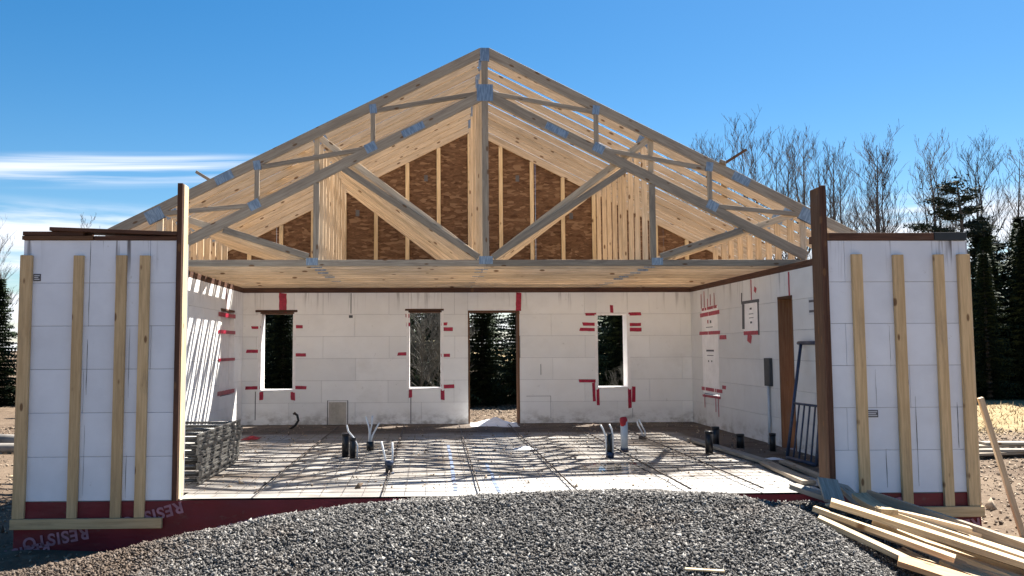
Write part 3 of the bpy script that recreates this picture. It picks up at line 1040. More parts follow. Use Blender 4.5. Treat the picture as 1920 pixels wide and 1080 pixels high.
# black cover, conduit, sticker on the same wall
boxo('cover_plate', IR - 0.05, IR - 0.003, 3.86, 4.06, 0.84, 1.24, plain('charcoal_cover', (0.045, 0.05, 0.055), 0.6), wall_r)
tube('conduit', [(IR - 0.03, 3.97, 0.84), (IR - 0.03, 3.97, 0.3), (IR - 0.04, 3.97, 0.0)], 0.022, GREYP, wall_r)
stk = tape_y(IR, 2.44, 2.64, 1.81, 2.02, wall_r, PAPER, nm='sticker')
for (z0, z1) in ((1.84, 1.87), (1.97, 2.0)):
    tape_y(IR, 2.46, 2.62, z0, z1, wall_r, INK, d=0.0075, nm='printed_line')

# taped window in the sunlit side wall
for s_ in (LWIN[0] + 0.012, LWIN[1] - 0.012):
    boxo('opening_liner', XL, IL + 0.003, s_ - 0.011, s_ + 0.011, LWIN[2], LWIN[3], LINER, wall_l)
boxo('opening_head', XL, IL + 0.006, LWIN[0] + 0.001, LWIN[1] - 0.001, LWIN[3] - 0.034, LWIN[3] - 0.001, TREATED, wall_l)
boxo('window_wrap', IL - 0.09, IL - 0.08, LWIN[0] + 0.024, LWIN[1] - 0.024, LWIN[2], LWIN[3] - 0.035, LINER, wall_l)
for (z0, z1) in ((1.94, 2.01), (1.66, 1.72), (1.20, 1.25), (0.64, 0.71)):
    tape_y(IL, 5.80, 6.98, z0, z1, wall_l, d=0.006)
tape_y(IL, 6.30, 6.34, 2.08, 2.43, wall_l)

# ------------------------------------------------------------------ trusses
SL = 0.504
APX = 5.67
TC = 0.140                              # depth of the chords
cs = 1 / math.sqrt(1 + SL * SL)
T = 0.038


def member(name, p, q, w, tr, mat, y=0.0, over=0.0):
    """a stick in the plane of a truss between (x, z) points"""
    p3, q3 = Vector((p[0], y, p[1])), Vector((q[0], y, q[1]))
    return board(name, p3, q3, w, T, mat, tr, up=(0, 1, 0))


def plate(tr, x, z_, w, h, ang, y=0.0, back=True):
    for s in ((-1, 1) if back else (-1,)):
        me = board_mesh('gusset_plate', w, h, 0.0015, STEEL, 0.0003)
        o = obj('gusset_plate', me, tr, Matrix.Translation((x, y + s * (T / 2 + 0.0009), z_)) @ Matrix.Rotation(ang, 4, 'Y') @ Matrix.Rotation(PI / 2, 4, 'X'))


def chord_line(x, d=TC):
    """z of the centre line at x of a top chord of depth d"""
    return APX - SL * abs(x) - d / 2 / cs


RC = 0.104                              # depth of the common rafters


def standard_truss(tr, mat):
    for s in (-1, 1):
        member('top_chord', (s * 0.024, chord_line(0.024, RC)), (s * 5.22, chord_line(5.22, RC)), RC, tr, mat)
        member('bottom_chord', (s * 0.002, 2.58), (s * 4.55, 2.58), 0.089, tr, mat)
        ptop = chord_line(2.36, RC) - RC / 2 / cs
        member('post', (s * 2.35, 2.626), (s * 2.35, ptop), 0.074, tr, mat)
        member('diagonal', (s * 0.10, 2.66), (s * 2.33, 4.36), 0.089, tr, mat)
        member('outer_diagonal', (s * 2.50, 2.66), (s * 4.40, 3.28), 0.089, tr, mat)
        member('heel_block', (s * 4.50, 2.626), (s * 4.50, chord_line(4.5, RC) - RC / 2 / cs + 0.02), 0.089, tr, mat)
        plate(tr, s * 2.40, 2.60, 0.16, 0.10, 0)
        plate(tr, s * 2.36, 4.41, 0.20, 0.13, s * math.atan(SL))
        plate(tr, s * 4.47, 3.34, 0.18, 0.14, s * math.atan(SL))
    member('king_post', (0, 2.626), (0, 5.55), 0.089, tr, mat)
    plate(tr, 0, 2.62, 0.19, 0.11, 0)
    plate(tr, 0, 5.55, 0.13, 0.18, 0)


def scissor_truss(tr, mat):
    def inner(x):
        return 4.97 - 0.508 * abs(x)
    an = math.atan(SL)
    for s in (-1, 1):
        member('top_chord', (s * 0.036, chord_line(0.036)), (s * 5.22, chord_line(5.22)), TC, tr, mat)
        member('inner_chord', (s * 0.04, inner(0.04)), (s * 4.52, inner(4.52)), TC, tr, mat)
        for x in (1.57, 3.17):
            member('web_post', (s * x, inner(x) + 0.06), (s * x, chord_line(x) - 0.06), 0.064, tr, mat)
            plate(tr, s * x, chord_line(x) - 0.05, 0.10, 0.13, s * an * 0.3)
            plate(tr, s * (x + 0.03), inner(x) + 0.03, 0.16, 0.13, s * an)
        member('web_diagonal', (s * 0.10, 4.98), (s * 1.53, chord_line(1.55) - 0.085), 0.064, tr, mat)
        member('web_diagonal', (s * 1.66, inner(1.66) + 0.06), (s * 3.11, chord_line(3.1) - 0.11), 0.064, tr, mat)
        member('web_diagonal', (s * 3.27, inner(3.27) + 0.07), (s * 4.48, chord_line(4.5) - 0.06), 0.064, tr, mat)
        plate(tr, s * 3.62, chord_line(3.62), 0.26, 0.12, s * an)
        plate(tr, s * 1.01, inner(1.01), 0.34, 0.10, s * an)
        plate(tr, s * 4.56, chord_line(4.56) - 0.05, 0.24, 0.18, s * an)
        member('bottom_chord', (s * 0.002, 2.58), (s * 4.50, 2.58), 0.089, tr, mat)
        member('post', (s * 2.35, 2.626), (s * 2.35, inner(2.35) - 0.085), 0.080, tr, mat)
        member('diagonal', (s * 0.10, 2.66), (s * 1.98, inner(1.98) - 0.06), 0.089, tr, mat)
        member('outer_diagonal', (s * 2.45, 2.67), (s * 3.62, 3.045), 0.089, tr, mat)
        plate(tr, s * 2.40, 2.60, 0.16, 0.10, 0)
    member('king_post', (0, 2.626), (0, 4.90), 0.089, tr, mat)
    plate(tr, 0, 2.62, 0.19, 0.11, 0)
    member('king_block', (0, 4.95), (0, 5.52), 0.089, tr, mat)
    plate(tr, 0, 4.99, 0.23, 0.24, 0)
    plate(tr, 0, 5.54, 0.13, 0.19, 0)


FRONT_Y = 3.60
SP = 0.406
tr0 = empty('roof_truss', (0, 0, 0), house, label='front scissor truss of greyed lumber with steel plates')
scissor_truss(tr0, GREY)
tr1 = empty('roof_truss', (0, 0, 0), house, label='first common truss close behind the greyed front truss')
standard_truss(tr1, PINE)
tp = empty('roof_truss', (0, 0, 0), house)
standard_truss(tp, PINE)
tr0.matrix_world = Matrix.Translation((0, FRONT_Y - 0.042, 0))
tr1.matrix_world = Matrix.Translation((0, FRONT_Y, 0))
bpy.context.view_layer.update()
ys = [FRONT_Y + SP * i for i in range(1, 10)]
for i, y in enumerate(ys):
    if i == 0:
        t_ = tp
    else:
        t_ = tp.copy()
        link(t_, house)
        for ch in [c for c in tp.children]:
            c = ch.copy()
            COL.objects.link(c)
            c.parent = t_
            jit = Matrix.Translation((rng.uniform(-0.014, 0.014), rng.uniform(-0.006, 0.006), rng.uniform(-0.005, 0.005)))
            c.matrix_basis = jit @ ch.matrix_basis
    t_.matrix_world = Matrix.Translation((rng.uniform(-0.012, 0.012), y + rng.uniform(-0.012, 0.012), rng.uniform(-0.006, 0.006)))

# gable end truss with studs and OSB
gab = empty('gable_truss', (0, 0, 0), house, label='gable end with pine studs in front of brown sheathing')
GY_ = 7.70
for s in (-1, 1):
    member('top_chord', (s * 0.036, chord_line(0.036)), (s * 5.22, chord_line(5.22)), TC, gab, PINE, GY_)
    member('bottom_chord', (s * 0.002, 2.58), (s * 4.55, 2.58), 0.089, gab, PINE, GY_)
for i in range(-7, 8):
    x = 0.59 * i - 0.03
    if abs(x) > 4.4:
        continue
    x0 = x
    zt = chord_line(x0) - TC / 2 / cs + (0.0 if abs(x0) > 0.05 else -0.02)
    member('stud', (x0, 2.626), (x0, zt), 0.072, gab, PINE2, GY_)
edges = [-5.0, -3.66, -2.44, -1.22, 0.0, 1.22, 2.44, 3.66, 5.0]
for a, b in zip(edges[:-1], edges[1:]):
    a2, b2 = a + 0.002, b - 0.002
    zt = lambda x: APX - SL * abs(x) - 0.01
    y0, y1 = GY_ + 0.021, GY_ + 0.033
    vs_ = [(a2, y0, 2.45), (b2, y0, 2.45), (b2, y0, zt(b2)), (a2, y0, zt(a2)), (a2, y1, 2.45), (b2, y1, 2.45), (b2, y1, zt(b2)), (a2, y1, zt(a2))]
    obj('sheathing_panel', mesh('sheathing_panel', vs_, [(0, 1, 2, 3), (7, 6, 5, 4), (4, 5, 1, 0), (5, 6, 2, 1), (6, 7, 3, 2), (7, 4, 0, 3)], OSB), gab)
for (x, zc) in ((-1.62, 4.05), (-0.86, 4.62), (0.30, 4.40), (0.88, 4.62), (-2.15, 3.95), (1.9, 3.9)):
    boxo('printed_stamp', x - 0.035, x + 0.035, GY_ + 0.0175, GY_ + 0.0205, zc - 0.06, zc + 0.06, INK, gab, 0.0005)

# temporary braces lying on the rafters
def on_roof(s, x, y, up_=0.022):
    return (s * x, y, APX - SL * x + up_)


p, q = Vector(on_roof(1, 4.05, 5.4)), Vector(on_roof(1, 3.36, 3.54))
board('temporary_brace', p, q + (q - p).normalized() * 0.06, 0.089, 0.038, GREY, house, up=(SL, 0, 1))
board('temporary_brace', (3.40, 3.66, 4.00), (3.72, 3.60, 4.20), 0.089, 0.038, BUCK, house, up=(-0.55, 0, 1))
board('temporary_brace', (-3.82, 3.64, 3.74), (-4.02, 3.60, 3.86), 0.089, 0.038, GREY, house, up=(0.5, 0, 1))
p, q = Vector(on_roof(-1, 4.2, 6.9)), Vector(on_roof(-1, 2.6, 4.2))
board('temporary_brace', p, q, 0.089, 0.038, PINE2, house, up=(-SL, 0, 1))

boxo('lateral_brace', -4.05, -3.89, 4.25, 6.55, 2.6265, 2.6645, PINE, house)

# ------------------------------------------------------------------ floor
fxs = np.arange(IL, IR + 0.001, 0.055)
fys = np.arange(-0.0, D + 0.001, 0.055)


def film_h(x, y):
    e = min(1.0, y / 0.35, (x - IL) / 0.15 + 0.2, (IR - x) / 0.15 + 0.2, (D - y) / 0.15 + 0.2)
    return 0.012 + max(e, 0.05) * (0.011 * mnoise.noise((x * 0.7, y * 1.3, 0)) + 0.006 * mnoise.noise((x * 1.6 + 4, y * 3.0, 7)) + 0.002 * mnoise.noise((x * 5 + 4, y * 8, 3)))


fv, nf = [], len(fxs)
for y in fys:
    for x in fxs:
        xx = x
        if y < 0.34:
            xx = min(max(x, OL + 0.046), OR - 0.032)
        fv.append((xx, y, film_h(x, y)))
k = len(fv)
ff = [(j * nf + i, j * nf + i + 1, (j + 1) * nf + i + 1, (j + 1) * nf + i) for j in range(len(fys) - 1) for i in range(nf - 1)]
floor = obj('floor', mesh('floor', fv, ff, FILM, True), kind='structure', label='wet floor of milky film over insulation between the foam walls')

for (x0, x1, ya, yb) in ((-0.54, -0.50, 0.3, 4.2), (-0.12, -0.085, 0.15, 2.2)):
    vs_, fs, k = [], [], 0
    for y in np.arange(ya, yb, 0.05):
        dxx = 0.02 * mnoise.noise((x0, y * 2, 1))
        vs_ += [(x0 + dxx, y, film_h(x0, y) + 0.004), (x1 + dxx, y, film_h(x1, y) + 0.004)]
        if k:
            fs.append((2 * k - 2, 2 * k - 1, 2 * k + 1, 2 * k))
        k += 1
    obj('seam_tape', mesh('seam_tape', vs_, fs, TAPEBLUE, True), floor)

# wire mat resting on the film: one rod at a time
mat_ = empty('wire_mat', (0, 0, 0.02), label='rusty steel reinforcing mat laid out over the wet floor film', cat='reinforcing mat')
rods = []
vs_, fs = tube_geo([(-3.65, 0, 0), (0, 0, 0), (2.95, 0, 0)], 0.0023, 4)
mex = mesh('rod', vs_, fs, STEELBAR)
y = 0.10
while y < 6.9:
    o = obj('rod', mex, mat_, Matrix.Translation((rng.uniform(-0.03, 0.03), y, 0.040)) @ Matrix.Rotation(rng.uniform(-0.004, 0.004), 4, 'Z'))
    y += 0.20
vs_, fs = tube_geo([(0, 0.05, 0), (0, 3.5, 0), (0, 6.95, 0)], 0.0023, 4)
mey = mesh('rod', vs_, fs, STEELBAR)
x = -3.6
while x < 2.95:
    obj('rod', mey, mat_, Matrix.Translation((x, 0, 0.045)) @ Matrix.Rotation(rng.uniform(-0.004, 0.004), 4, 'Z'))
    x += 0.20
vs_, fs = tube_geo([(0, 0.02, 0), (0, 3.5, 0), (0, 7.0, 0)], 0.0085, 6)
meb = mesh('heavy_rod', vs_, fs, STEELBAR, True)
for x in (-2.42, -1.22, -0.30, 0.62, 1.72, 2.42):
    obj('heavy_rod', meb, mat_, Matrix.Translation((x, 0, 0.053)) @ Matrix.Rotation(rng.uniform(-0.02, 0.02), 4, 'Z'))

# ------------------------------------------------------------------ things on the floor
def fz(x, y):
    return film_h(x, y)


def pipe_thing(name, label, cat, x, y, parts, group=None):
    """parts: (part name, [points relative to the foot], radius, material)"""
    e = empty(name, (x, y, fz(x, y)), label=label, cat=cat, group=group)
    for (nm, pts, r, mt) in parts:
        vs_, fs = tube_geo(pts, r, 10 if not isinstance(r, list) else 10)
        obj(nm, mesh(nm, vs_, fs, mt, True), e, Matrix.Translation((x, y, fz(x, y) - 0.004)))
    return e


def sleeve(h, r=0.045):
    return [('pipe', [(0, 0, 0), (0, 0, h)], r, BLACKP), ('pipe_rim', [(0, 0, h - 0.03), (0, 0, h + 0.004)], r * 1.12, BLACKP)]


pipe_thing('drain_pipe', 'black stub pipe left of the forked white tubes', 'pipe', -1.87, 2.97, sleeve(0.30))
pipe_thing('drain_pipe', 'black stub pipe with a white tube against it', 'pipe', -1.76, 2.80, sleeve(0.26, 0.04) + [
    ('flexible_tube', [(0.055, 0.0, 0), (0.06, 0, 0.16), (0.01, 0.02, 0.26), (-0.06, 0.03, 0.34), (-0.08, 0.03, 0.42)], 0.011, WHITEP)])
pipe_thing('tube_cluster', 'forked white tubes rising from a dark foot', 'tubing', -1.60, 3.62, [
    ('pipe', [(0, 0, 0), (0, 0, 0.12)], 0.05, BLACKP),
    ('flexible_tube', [(0, 0, 0.05), (0.03, 0, 0.2), (0.10, 0, 0.33), (0.13, 0, 0.38)], 0.011, WHITEP),
    ('flexible_tube', [(-0.02, 0, 0.05), (-0.01, 0, 0.25), (-0.02, 0, 0.33), (-0.06, 0, 0.46)], 0.011, WHITEP),
    ('flexible_tube', [(0.0, 0.03, 0.05), (0.0, 0.03, 0.25), (0.02, 0.02, 0.34), (0.03, 0.02, 0.47)], 0.011, WHITEP)])
pipe_thing('tube_cluster', 'two upright white tubes in a black sleeve nearest the gravel', 'tubing', -1.23, 1.44, [
    ('pipe', [(0, 0, 0), (0, 0, 0.13)], 0.04, BLACKP), ('pipe_collar', [(0, 0, 0.10), (0, 0, 0.15)], 0.05, NAVY),
    ('pipe_foot', [(0, 0, 0), (0, 0, 0.02)], 0.06, NAVY),
    ('flexible_tube', [(-0.03, 0, 0.10), (-0.05, 0, 0.2), (-0.085, 0, 0.36)], 0.011, WHITEP),
    ('flexible_tube', [(0.03, 0, 0.10), (0.04, 0, 0.2), (0.036, 0, 0.35)], 0.011, WHITEP)])
pipe_thing('tube_cluster', 'black pipe flanked by two white tubes beside the pale conduit', 'tubing', 1.49, 2.62, [
    ('pipe', [(0, 0, 0), (0, 0, 0.30)], 0.032, BLACKP), ('pipe_foot', [(0, 0, 0), (0.01, 0, 0.07)], 0.052, NAVY),
    ('flexible_tube', [(-0.04, 0, 0.05), (-0.045, 0, 0.26), (-0.08, 0, 0.36), (-0.11, 0, 0.41)], 0.011, WHITEP),
    ('flexible_tube', [(0.04, 0, 0.05), (0.045, 0, 0.28), (0.03, 0, 0.36), (0.0, 0, 0.42)], 0.011, WHITEP)])
pipe_thing('conduit_pipe', 'thick pale conduit with a red rag on top', 'pipe', 1.83, 3.28, [
    ('pipe', [(0, 0, 0), (0, 0, 0.43)], 0.05, GREYP), ('pipe_foot', [(0, 0, 0), (0, 0, 0.05)], 0.056, NAVY),
    ('rag', [(-0.012, -0.01, 0.30), (-0.012, -0.012, 0.36), (-0.008, -0.01, 0.43), (-0.01, 0, 0.455)], [0.015, 0.042, 0.053, 0.045], REDP)])
pipe_thing('tube_cluster', 'pair of short bent white tubes nearest the shaded wall', 'tubing', 2.45, 4.77, [
    ('pipe_foot', [(0, 0, 0), (0, 0, 0.05)], 0.06, BLACKP),
    ('flexible_tube', [(0.0, 0, 0.03), (-0.01, 0, 0.12), (-0.07, 0, 0.22), (-0.08, 0, 0.27)], 0.011, WHITEP),
    ('flexible_tube', [(0.04, 0, 0.03), (0.04, 0, 0.12), (-0.02, 0, 0.23), (-0.05, 0, 0.30)], 0.011, WHITEP)])
for (x, y, h, r, lb) in ((2.86, 2.92, 0.30, 0.05, 'tallest black stub pipe left of the floor boards'), (3.18, 3.61, 0.29, 0.05, 'black stub pipe just behind the floor boards'),
                         (3.52, 3.59, 0.19, 0.05, 'short black stub pipe alone by the shaded wall'), (3.80, 3.16, 0.24, 0.04, 'black stub pipe at the foot of the brown jamb')):
    pipe_thing('drain_pipe', lb, 'pipe', x, y, sleeve(h, r))
pipe_thing('bent_hose', 'dark bent hose end at the foot of the rear wall', 'hose', -3.12, 6.75, [
    ('hose', [(-0.10, 0, 0.0), (0.0, 0, 0.07), (0.05, 0, 0.15), (0.03, 0, 0.24), (-0.01, 0, 0.27)], 0.022, BLACKP),
    ('hose_end', [(-0.01, 0, 0.262), (-0.03, 0, 0.285)], 0.027, STEELBAR)])


def crumple(name, cx, cy, sx, sy, h, mat, label, cat, seed, n=22, edge=0.5):
    vs_, fs = [], []
    for j in range(n):
        for i in range(n):
            u, v = i / (n - 1) * 2 - 1, j / (n - 1) * 2 - 1
            a = 1 + 0.3 * mnoise.noise((math.atan2(v, u) * 1.3, seed, 1))
            d = math.hypot(u, v)
            hh = h * max(0.0, 1 - d ** 1.2) * (0.6 + 0.5 * abs(mnoise.noise((u * 2.2, v * 2.2, seed))) + 0.35 * abs(mnoise.noise((u * 6, v * 6, seed))))
            x, y = cx + u * sx * a, cy + v * sy * a
            vs_.append((x, y, fz(min(max(x, IL), IR), min(max(y, 0), D)) + 0.006 + hh + 0.006 * abs(mnoise.noise((u * 9, v * 9, seed + 4)))))
    for j in range(n - 1):
        for i in range(n - 1):
            fs.append((j * n + i, j * n + i + 1, (j + 1) * n + i + 1, (j + 1) * n + i))
    return obj(name, mesh(name, vs_, fs, mat, False), label=label, cat=cat)


crumple('plastic_sheet', 0.38, 7.22, 0.42, 0.34, 0.16, POLY, 'crumpled white plastic sheet heaped in the rear doorway', 'plastic sheet', 3.0)
crumple('white_crumple', 0.52, 3.55, 0.16, 0.11, 0.05, POLY, 'small white plastic scrap lying mid-floor', 'scrap', 8.0, 12)
crumple('red_ribbon', -3.54, 5.2, 0.12, 0.2, 0.06, REDP, 'crumpled red ribbon beyond the stacked frames', 'ribbon', 5.0, 12)
crumple('white_crumple', 3.48, 2.36, 0.11, 0.09, 0.03, POLY, 'white crumple in place of a sun patch beside the navy guard frame', 'scrap', 12.0, 10)  # added white shape for the sun patch falling through the side doorway

nd_ = 2600
dx_, dy_ = nr.uniform(IL + 0.1, IR - 0.1, nd_), nr.uniform(0.4, D - 0.1, nd_)
V1, F1 = stones(np.stack([dx_, dy_, np.array([film_h(a, b) for a, b in zip(dx_, dy_)]) + 0.003], 1), nr.lognormal(math.log(0.009), 0.5, nd_), nr, 0.5)
obj('floor_debris', fast_mesh('floor_debris', V1, F1, CHIP), kind='stuff', label='wood chips and dirt crumbs strewn over the floor film', cat='debris')

# form boards along the shaded side
board('floor_board', (3.07, 4.35, 0.045), (3.20, 1.90, 0.045), 0.14, 0.038, GREY2, label='greyed board lying between the stub pipes and the wet edge', cat='board')
board('floor_board', (3.16, 1.80, 0.045), (3.02, 0.36, 0.045), 0.14, 0.038, GREY, label='brown board running up to the brown post', cat='board')
board('floor_board', (3.42, 1.95, 0.04), (3.30, 0.50, 0.04), 0.09, 0.036, GREY, label='narrow board under the navy guard frame', cat='board')

# stacked aluminium frames
def frame_meshes():
    L = 1.84
    vs_, fs = [], []
    for b in [box_v(-0.014, 0.014, -L / 2, L / 2, 0.0, 0.016), box_v(-0.014, 0.014, -L / 2, L / 2, 0.048, 0.068)] + \
             [box_v(-0.010, 0.010, yy - 0.055, yy + 0.055, 0.016, 0.048) for yy in np.linspace(-L / 2 + 0.055, L / 2 - 0.055, 7)]:
        fs += [tuple(i + len(vs_) for i in f) for f in BOXF]
        vs_ += b
    return mesh('side_rail', vs_, fs, ALU), L


rail_me, FL = frame_meshes()
rung_v, rung_f = tube_geo([(-0.40, 0, 0), (0.40, 0, 0)], 0.015, 8)
rung_me = mesh('rung', rung_v, rung_f, ALU, True)
order = ['lowest', 'second lowest', 'third lowest', 'middle', 'third from top', 'second from top', 'topmost']
for i in range(7):
    rot = Matrix.Translation((-3.53 + rng.uniform(-0.025, 0.02), 1.68 + rng.uniform(-0.06, 0.06), 0.028 + i * 0.073)) @ Matrix.Rotation(rng.uniform(-0.02, 0.02), 4, 'Z')
    e = empty('scaffold_frame', rot.translation, label=order[i] + ' aluminium frame in the stack behind the bright tan post', cat='scaffold frame', group='aluminium frames stacked on the floor')
    for s in (-1, 1):
        obj('side_rail', rail_me, e, rot @ Matrix.Translation((s * 0.40, 0, 0)))
    for yy in (-0.88, -0.45, 0.0, 0.45, 0.88):
        obj('rung', rung_me, e, rot @ Matrix.Translation((0, yy, 0.034)))

# navy guard frame leaning on the shaded wall
g_ = empty('guard_frame', (3.64, 1.95, 0.03), label='navy steel frame with a barred foot leaning on the shaded wall', cat='frame')


def lerp(a, b, t):
    return Vector(a) + (Vector(b) - Vector(a)) * t


bf, bn = Vector((3.61, 2.26, 0.045)), Vector((3.66, 1.58, 0.045))
tf, tn = Vector((4.06, 2.78, 1.45)), Vector((4.10, 2.20, 1.45))
mf, mn = lerp(bf, tf, 0.46), lerp(bn, tn, 0.46)
tube('long_pole', [bf, tf], 0.021, NAVY, g_)
tube('top_bar', [lerp(tf, tn, -0.12), lerp(tf, tn, 1.0)], 0.024, NAVY, g_)
tube('side_bar', [bn, mn], 0.02, NAVY, g_)
tube('cross_bar', [mf, mn], 0.015, NAVY, g_)
tube('bottom_bar', [bf, bn], 0.022, NAVY, g_)
for t in (0.22, 0.42, 0.62, 0.82):
    tube('upright_bar', [lerp(bf, bn, t), lerp(mf, mn, t)], 0.011, NAVY, g_, 6)

# ------------------------------------------------------------------ lumber heap at the corner
UP = (0, 0, 1)
planks = [
    ((2.195, -1.617, 0.099), (2.728, -2.017, -0.168), 0.075, 0.038, PINE2, 'short narrow plank lying lowest on the gravel side of the heap', (0.1, -0.25, 1)),
    ((2.214, -1.483, 0.137), (3.033, -1.960, -0.125), 0.10, 0.038, PINE2, 'bright plank second from the gravel in the heap', (0.25, -0.15, 1)),
    ((2.404, -1.388, 0.176), (3.796, -2.150, -0.263), 0.13, 0.045, PINE2, 'long bright plank through the middle of the heap', (0.28, -0.18, 1)),
    ((2.805, -1.312, 0.109), (3.920, -1.922, -0.249), 0.24, 0.038, PINE2, 'widest pale board of the heap with sun on its face', (0.3, -0.1, 1)),
    ((2.881, -0.950, 0.147), (2.805, -1.483, 0.109), 0.13, 0.04, PINE2, 'short stub board half in shade lying across the heap', (0, -0.15, 1)),
    ((2.919, -0.931, 0.137), (4.015, -1.769, -0.210), 0.10, 0.09, GREY, 'long thick beam along the house side of the heap', (0.25, -0.1, 1)),
    ((2.805, -1.398, 0.109), (3.415, -1.540, -0.020), 0.09, 0.045, PINE, 'short stick wedged beside the stub board', (0.25, -0.1, 1)),
    ((3.05, -0.28, 0.12), (2.88, -0.95, 0.03), 0.13, 0.038, GREY2, 'grey shaded board leaning against the front panel', (0.3, -0.2, 1)),
    ((3.157, -1.283, 0.037), (4.206, -1.731, -0.249), 0.07, 0.038, PINE, 'thin stick showing between the thick beam and the wide board', (0.3, -0.1, 1)),
    ((3.538, -1.283, -0.087), (4.634, -1.617, -0.277), 0.10, 0.038, PINE2, 'far pale plank pointing out past the house corner', (0.2, -0.1, 1)),
    ((2.614, -1.960, -0.129), (3.224, -2.379, -0.315), 0.20, 0.038, wood('orange_pine', (0.60, 0.30, 0.14), (0.74, 0.44, 0.22)), 'orange toned board end nearest the camera', (0.3, -0.3, 1)),
    ((2.757, -1.731, -0.125), (3.052, -2.284, -0.277), 0.12, 0.035, PINE2, 'pale board crossing under the heap towards the camera', (0.1, -0.3, 1)),
    ((3.014, -1.826, -0.182), (3.415, -2.303, -0.334), 0.10, 0.035, PINE2, 'small pale board end beside the long middle plank', (0.1, -0.3, 1)),
    ((2.443, -1.255, 0.047), (3.681, -2.046, -0.334), 0.20, 0.04, GREY, 'dark board buried at the bottom of the heap', (0.3, -0.15, 1)),
    ((3.30, -1.55, -0.10), (4.55, -2.35, -0.40), 0.14, 0.038, PINE2, 'pale plank lying between the widest board and the thick beam', (0.3, -0.1, 1)),
    ((3.05, -1.75, -0.19), (4.1, -2.55, -0.43), 0.16, 0.038, PINE, 'tan plank at the camera side under the long middle plank', (0.25, -0.25, 1)),
    ((3.5, -1.25, -0.13), (4.75, -1.75, -0.36), 0.12, 0.038, PINE2, 'pale plank along the house side of the thick beam', (0.25, -0.1, 1)),
    ((2.85, -1.2, -0.02), (4.0, -2.15, -0.40), 0.10, 0.038, GREY, 'greyed stick showing beneath the long middle plank', (0.25, -0.2, 1)),
    ((3.9, -1.5, -0.33), (5.3, -1.75, -0.42), 0.10, 0.038, PINE2, 'lone plank reaching farthest past the house corner on the earth', (0, 0, 1)),
    ((2.72, -1.42, 0.03), (3.75, -2.25, -0.37), 0.085, 0.038, PINE2, 'narrow pale plank between the second plank and the long middle one', (0.2, -0.3, 1)),
    ((3.62, -1.05, -0.10), (4.62, -1.62, -0.30), 0.085, 0.038, GREY, 'grey brown stick lying over the house side of the heap', (0.2, -0.1, 1)),
    ((3.35, -1.9, -0.27), (4.25, -2.35, -0.40), 0.18, 0.03, PINE, 'tan board lying flat in the lower corner of the picture', (0.1, -0.2, 1)),
    ((2.62, -0.20, 0.105), (2.84, -0.60, 0.045), 0.11, 0.045, GREY2, 'short grey board end beside the brown post', (0.1, -0.3, 1)),
]
for (p, q, w, t, mt, lb, up_) in planks:
    L_ = (Vector(q) - Vector(p)).length
    swing = Matrix.Rotation(rng.choice((-0.10, -0.04, 0.0, 0.03, 0.07)), 4, 'Z')
    mid_ = (Vector(p) + Vector(q)) / 2
    p, q = mid_ + swing @ (Vector(p) - mid_), mid_ + swing @ (Vector(q) - mid_)
    obj('plank', bowed_mesh('plank', L_, w, t, HEAP if mt is PINE2 else mt, rng.uniform(-0.018, 0.012), rng.uniform(-0.09, 0.09), rng.uniform(-0.02, 0.02)), None, frame(p, q, up_),
        label=lb, cat='plank', group='loose planks heaped at the house corner')
sb = empty('grey_offcut', (2.75, -0.8, 0.04), label='grey offcut propped up at the foot of the brown post', cat='offcut')
board('board', (2.69, -0.86, 0.075), (2.83, -0.44, 0.20), 0.17, 0.028, GREY2, sb, up=(0, -0.4, 1))
board('board_edge', (2.60, -0.885, 0.055), (2.80, -0.875, 0.065), 0.04, 0.02, PINE2, sb)
for i, (x, y, zz, lb) in enumerate(((3.796, -1.807, -0.148, 'square offcut on the thick beam, nearest the house corner'), (3.710, -1.865, -0.139, 'second square offcut on the thick beam'), (3.624, -1.922, -0.134, 'square offcut on the thick beam, nearest the camera'))):
    board('wood_offcut', (x - 0.03, y, zz), (x + 0.03, y - 0.03, zz - 0.02), 0.05, 0.04, PINE2, label=lb, cat='offcut')
board('wood_stick', (0.86, -2.62, mound(0.9, -2.62) + 0.02), (1.10, -2.66, mound(1.05, -2.66) + 0.025), 0.035, 0.012, PINE2, label='small pale stick lying alone on the gravel', cat='stick')
board('prop_brace', (4.575, 0.0, 0.90), (5.04, 0.15, -0.47), 0.052, 0.038, PINE, up=(0, 1, 0.2), label='pine prop leaning on the house corner', cat='brace')

# boards lying on the earth behind
for i, (x0, y0, x1, y1, zz, mt, lb) in enumerate((
        (8.0, 5.7, 11.5, 6.3, -0.38, GREY, 'lowest dark board stacked on the bare earth'), (8.0, 5.9, 11.5, 5.7, -0.335, GREY2, 'second dark board stacked on the bare earth'),
        (8.1, 6.0, 11.6, 6.5, -0.29, GREY, 'third dark board stacked on the bare earth'), (8.6, 6.1, 11.8, 5.9, -0.245, GREY2, 'topmost grey board stacked on the bare earth'))):
    board('stacked_board', (x0, y0, zz), (x1, y1, zz), 0.24, 0.04, mt, label=lb, cat='board', group='boards stacked beyond the house')

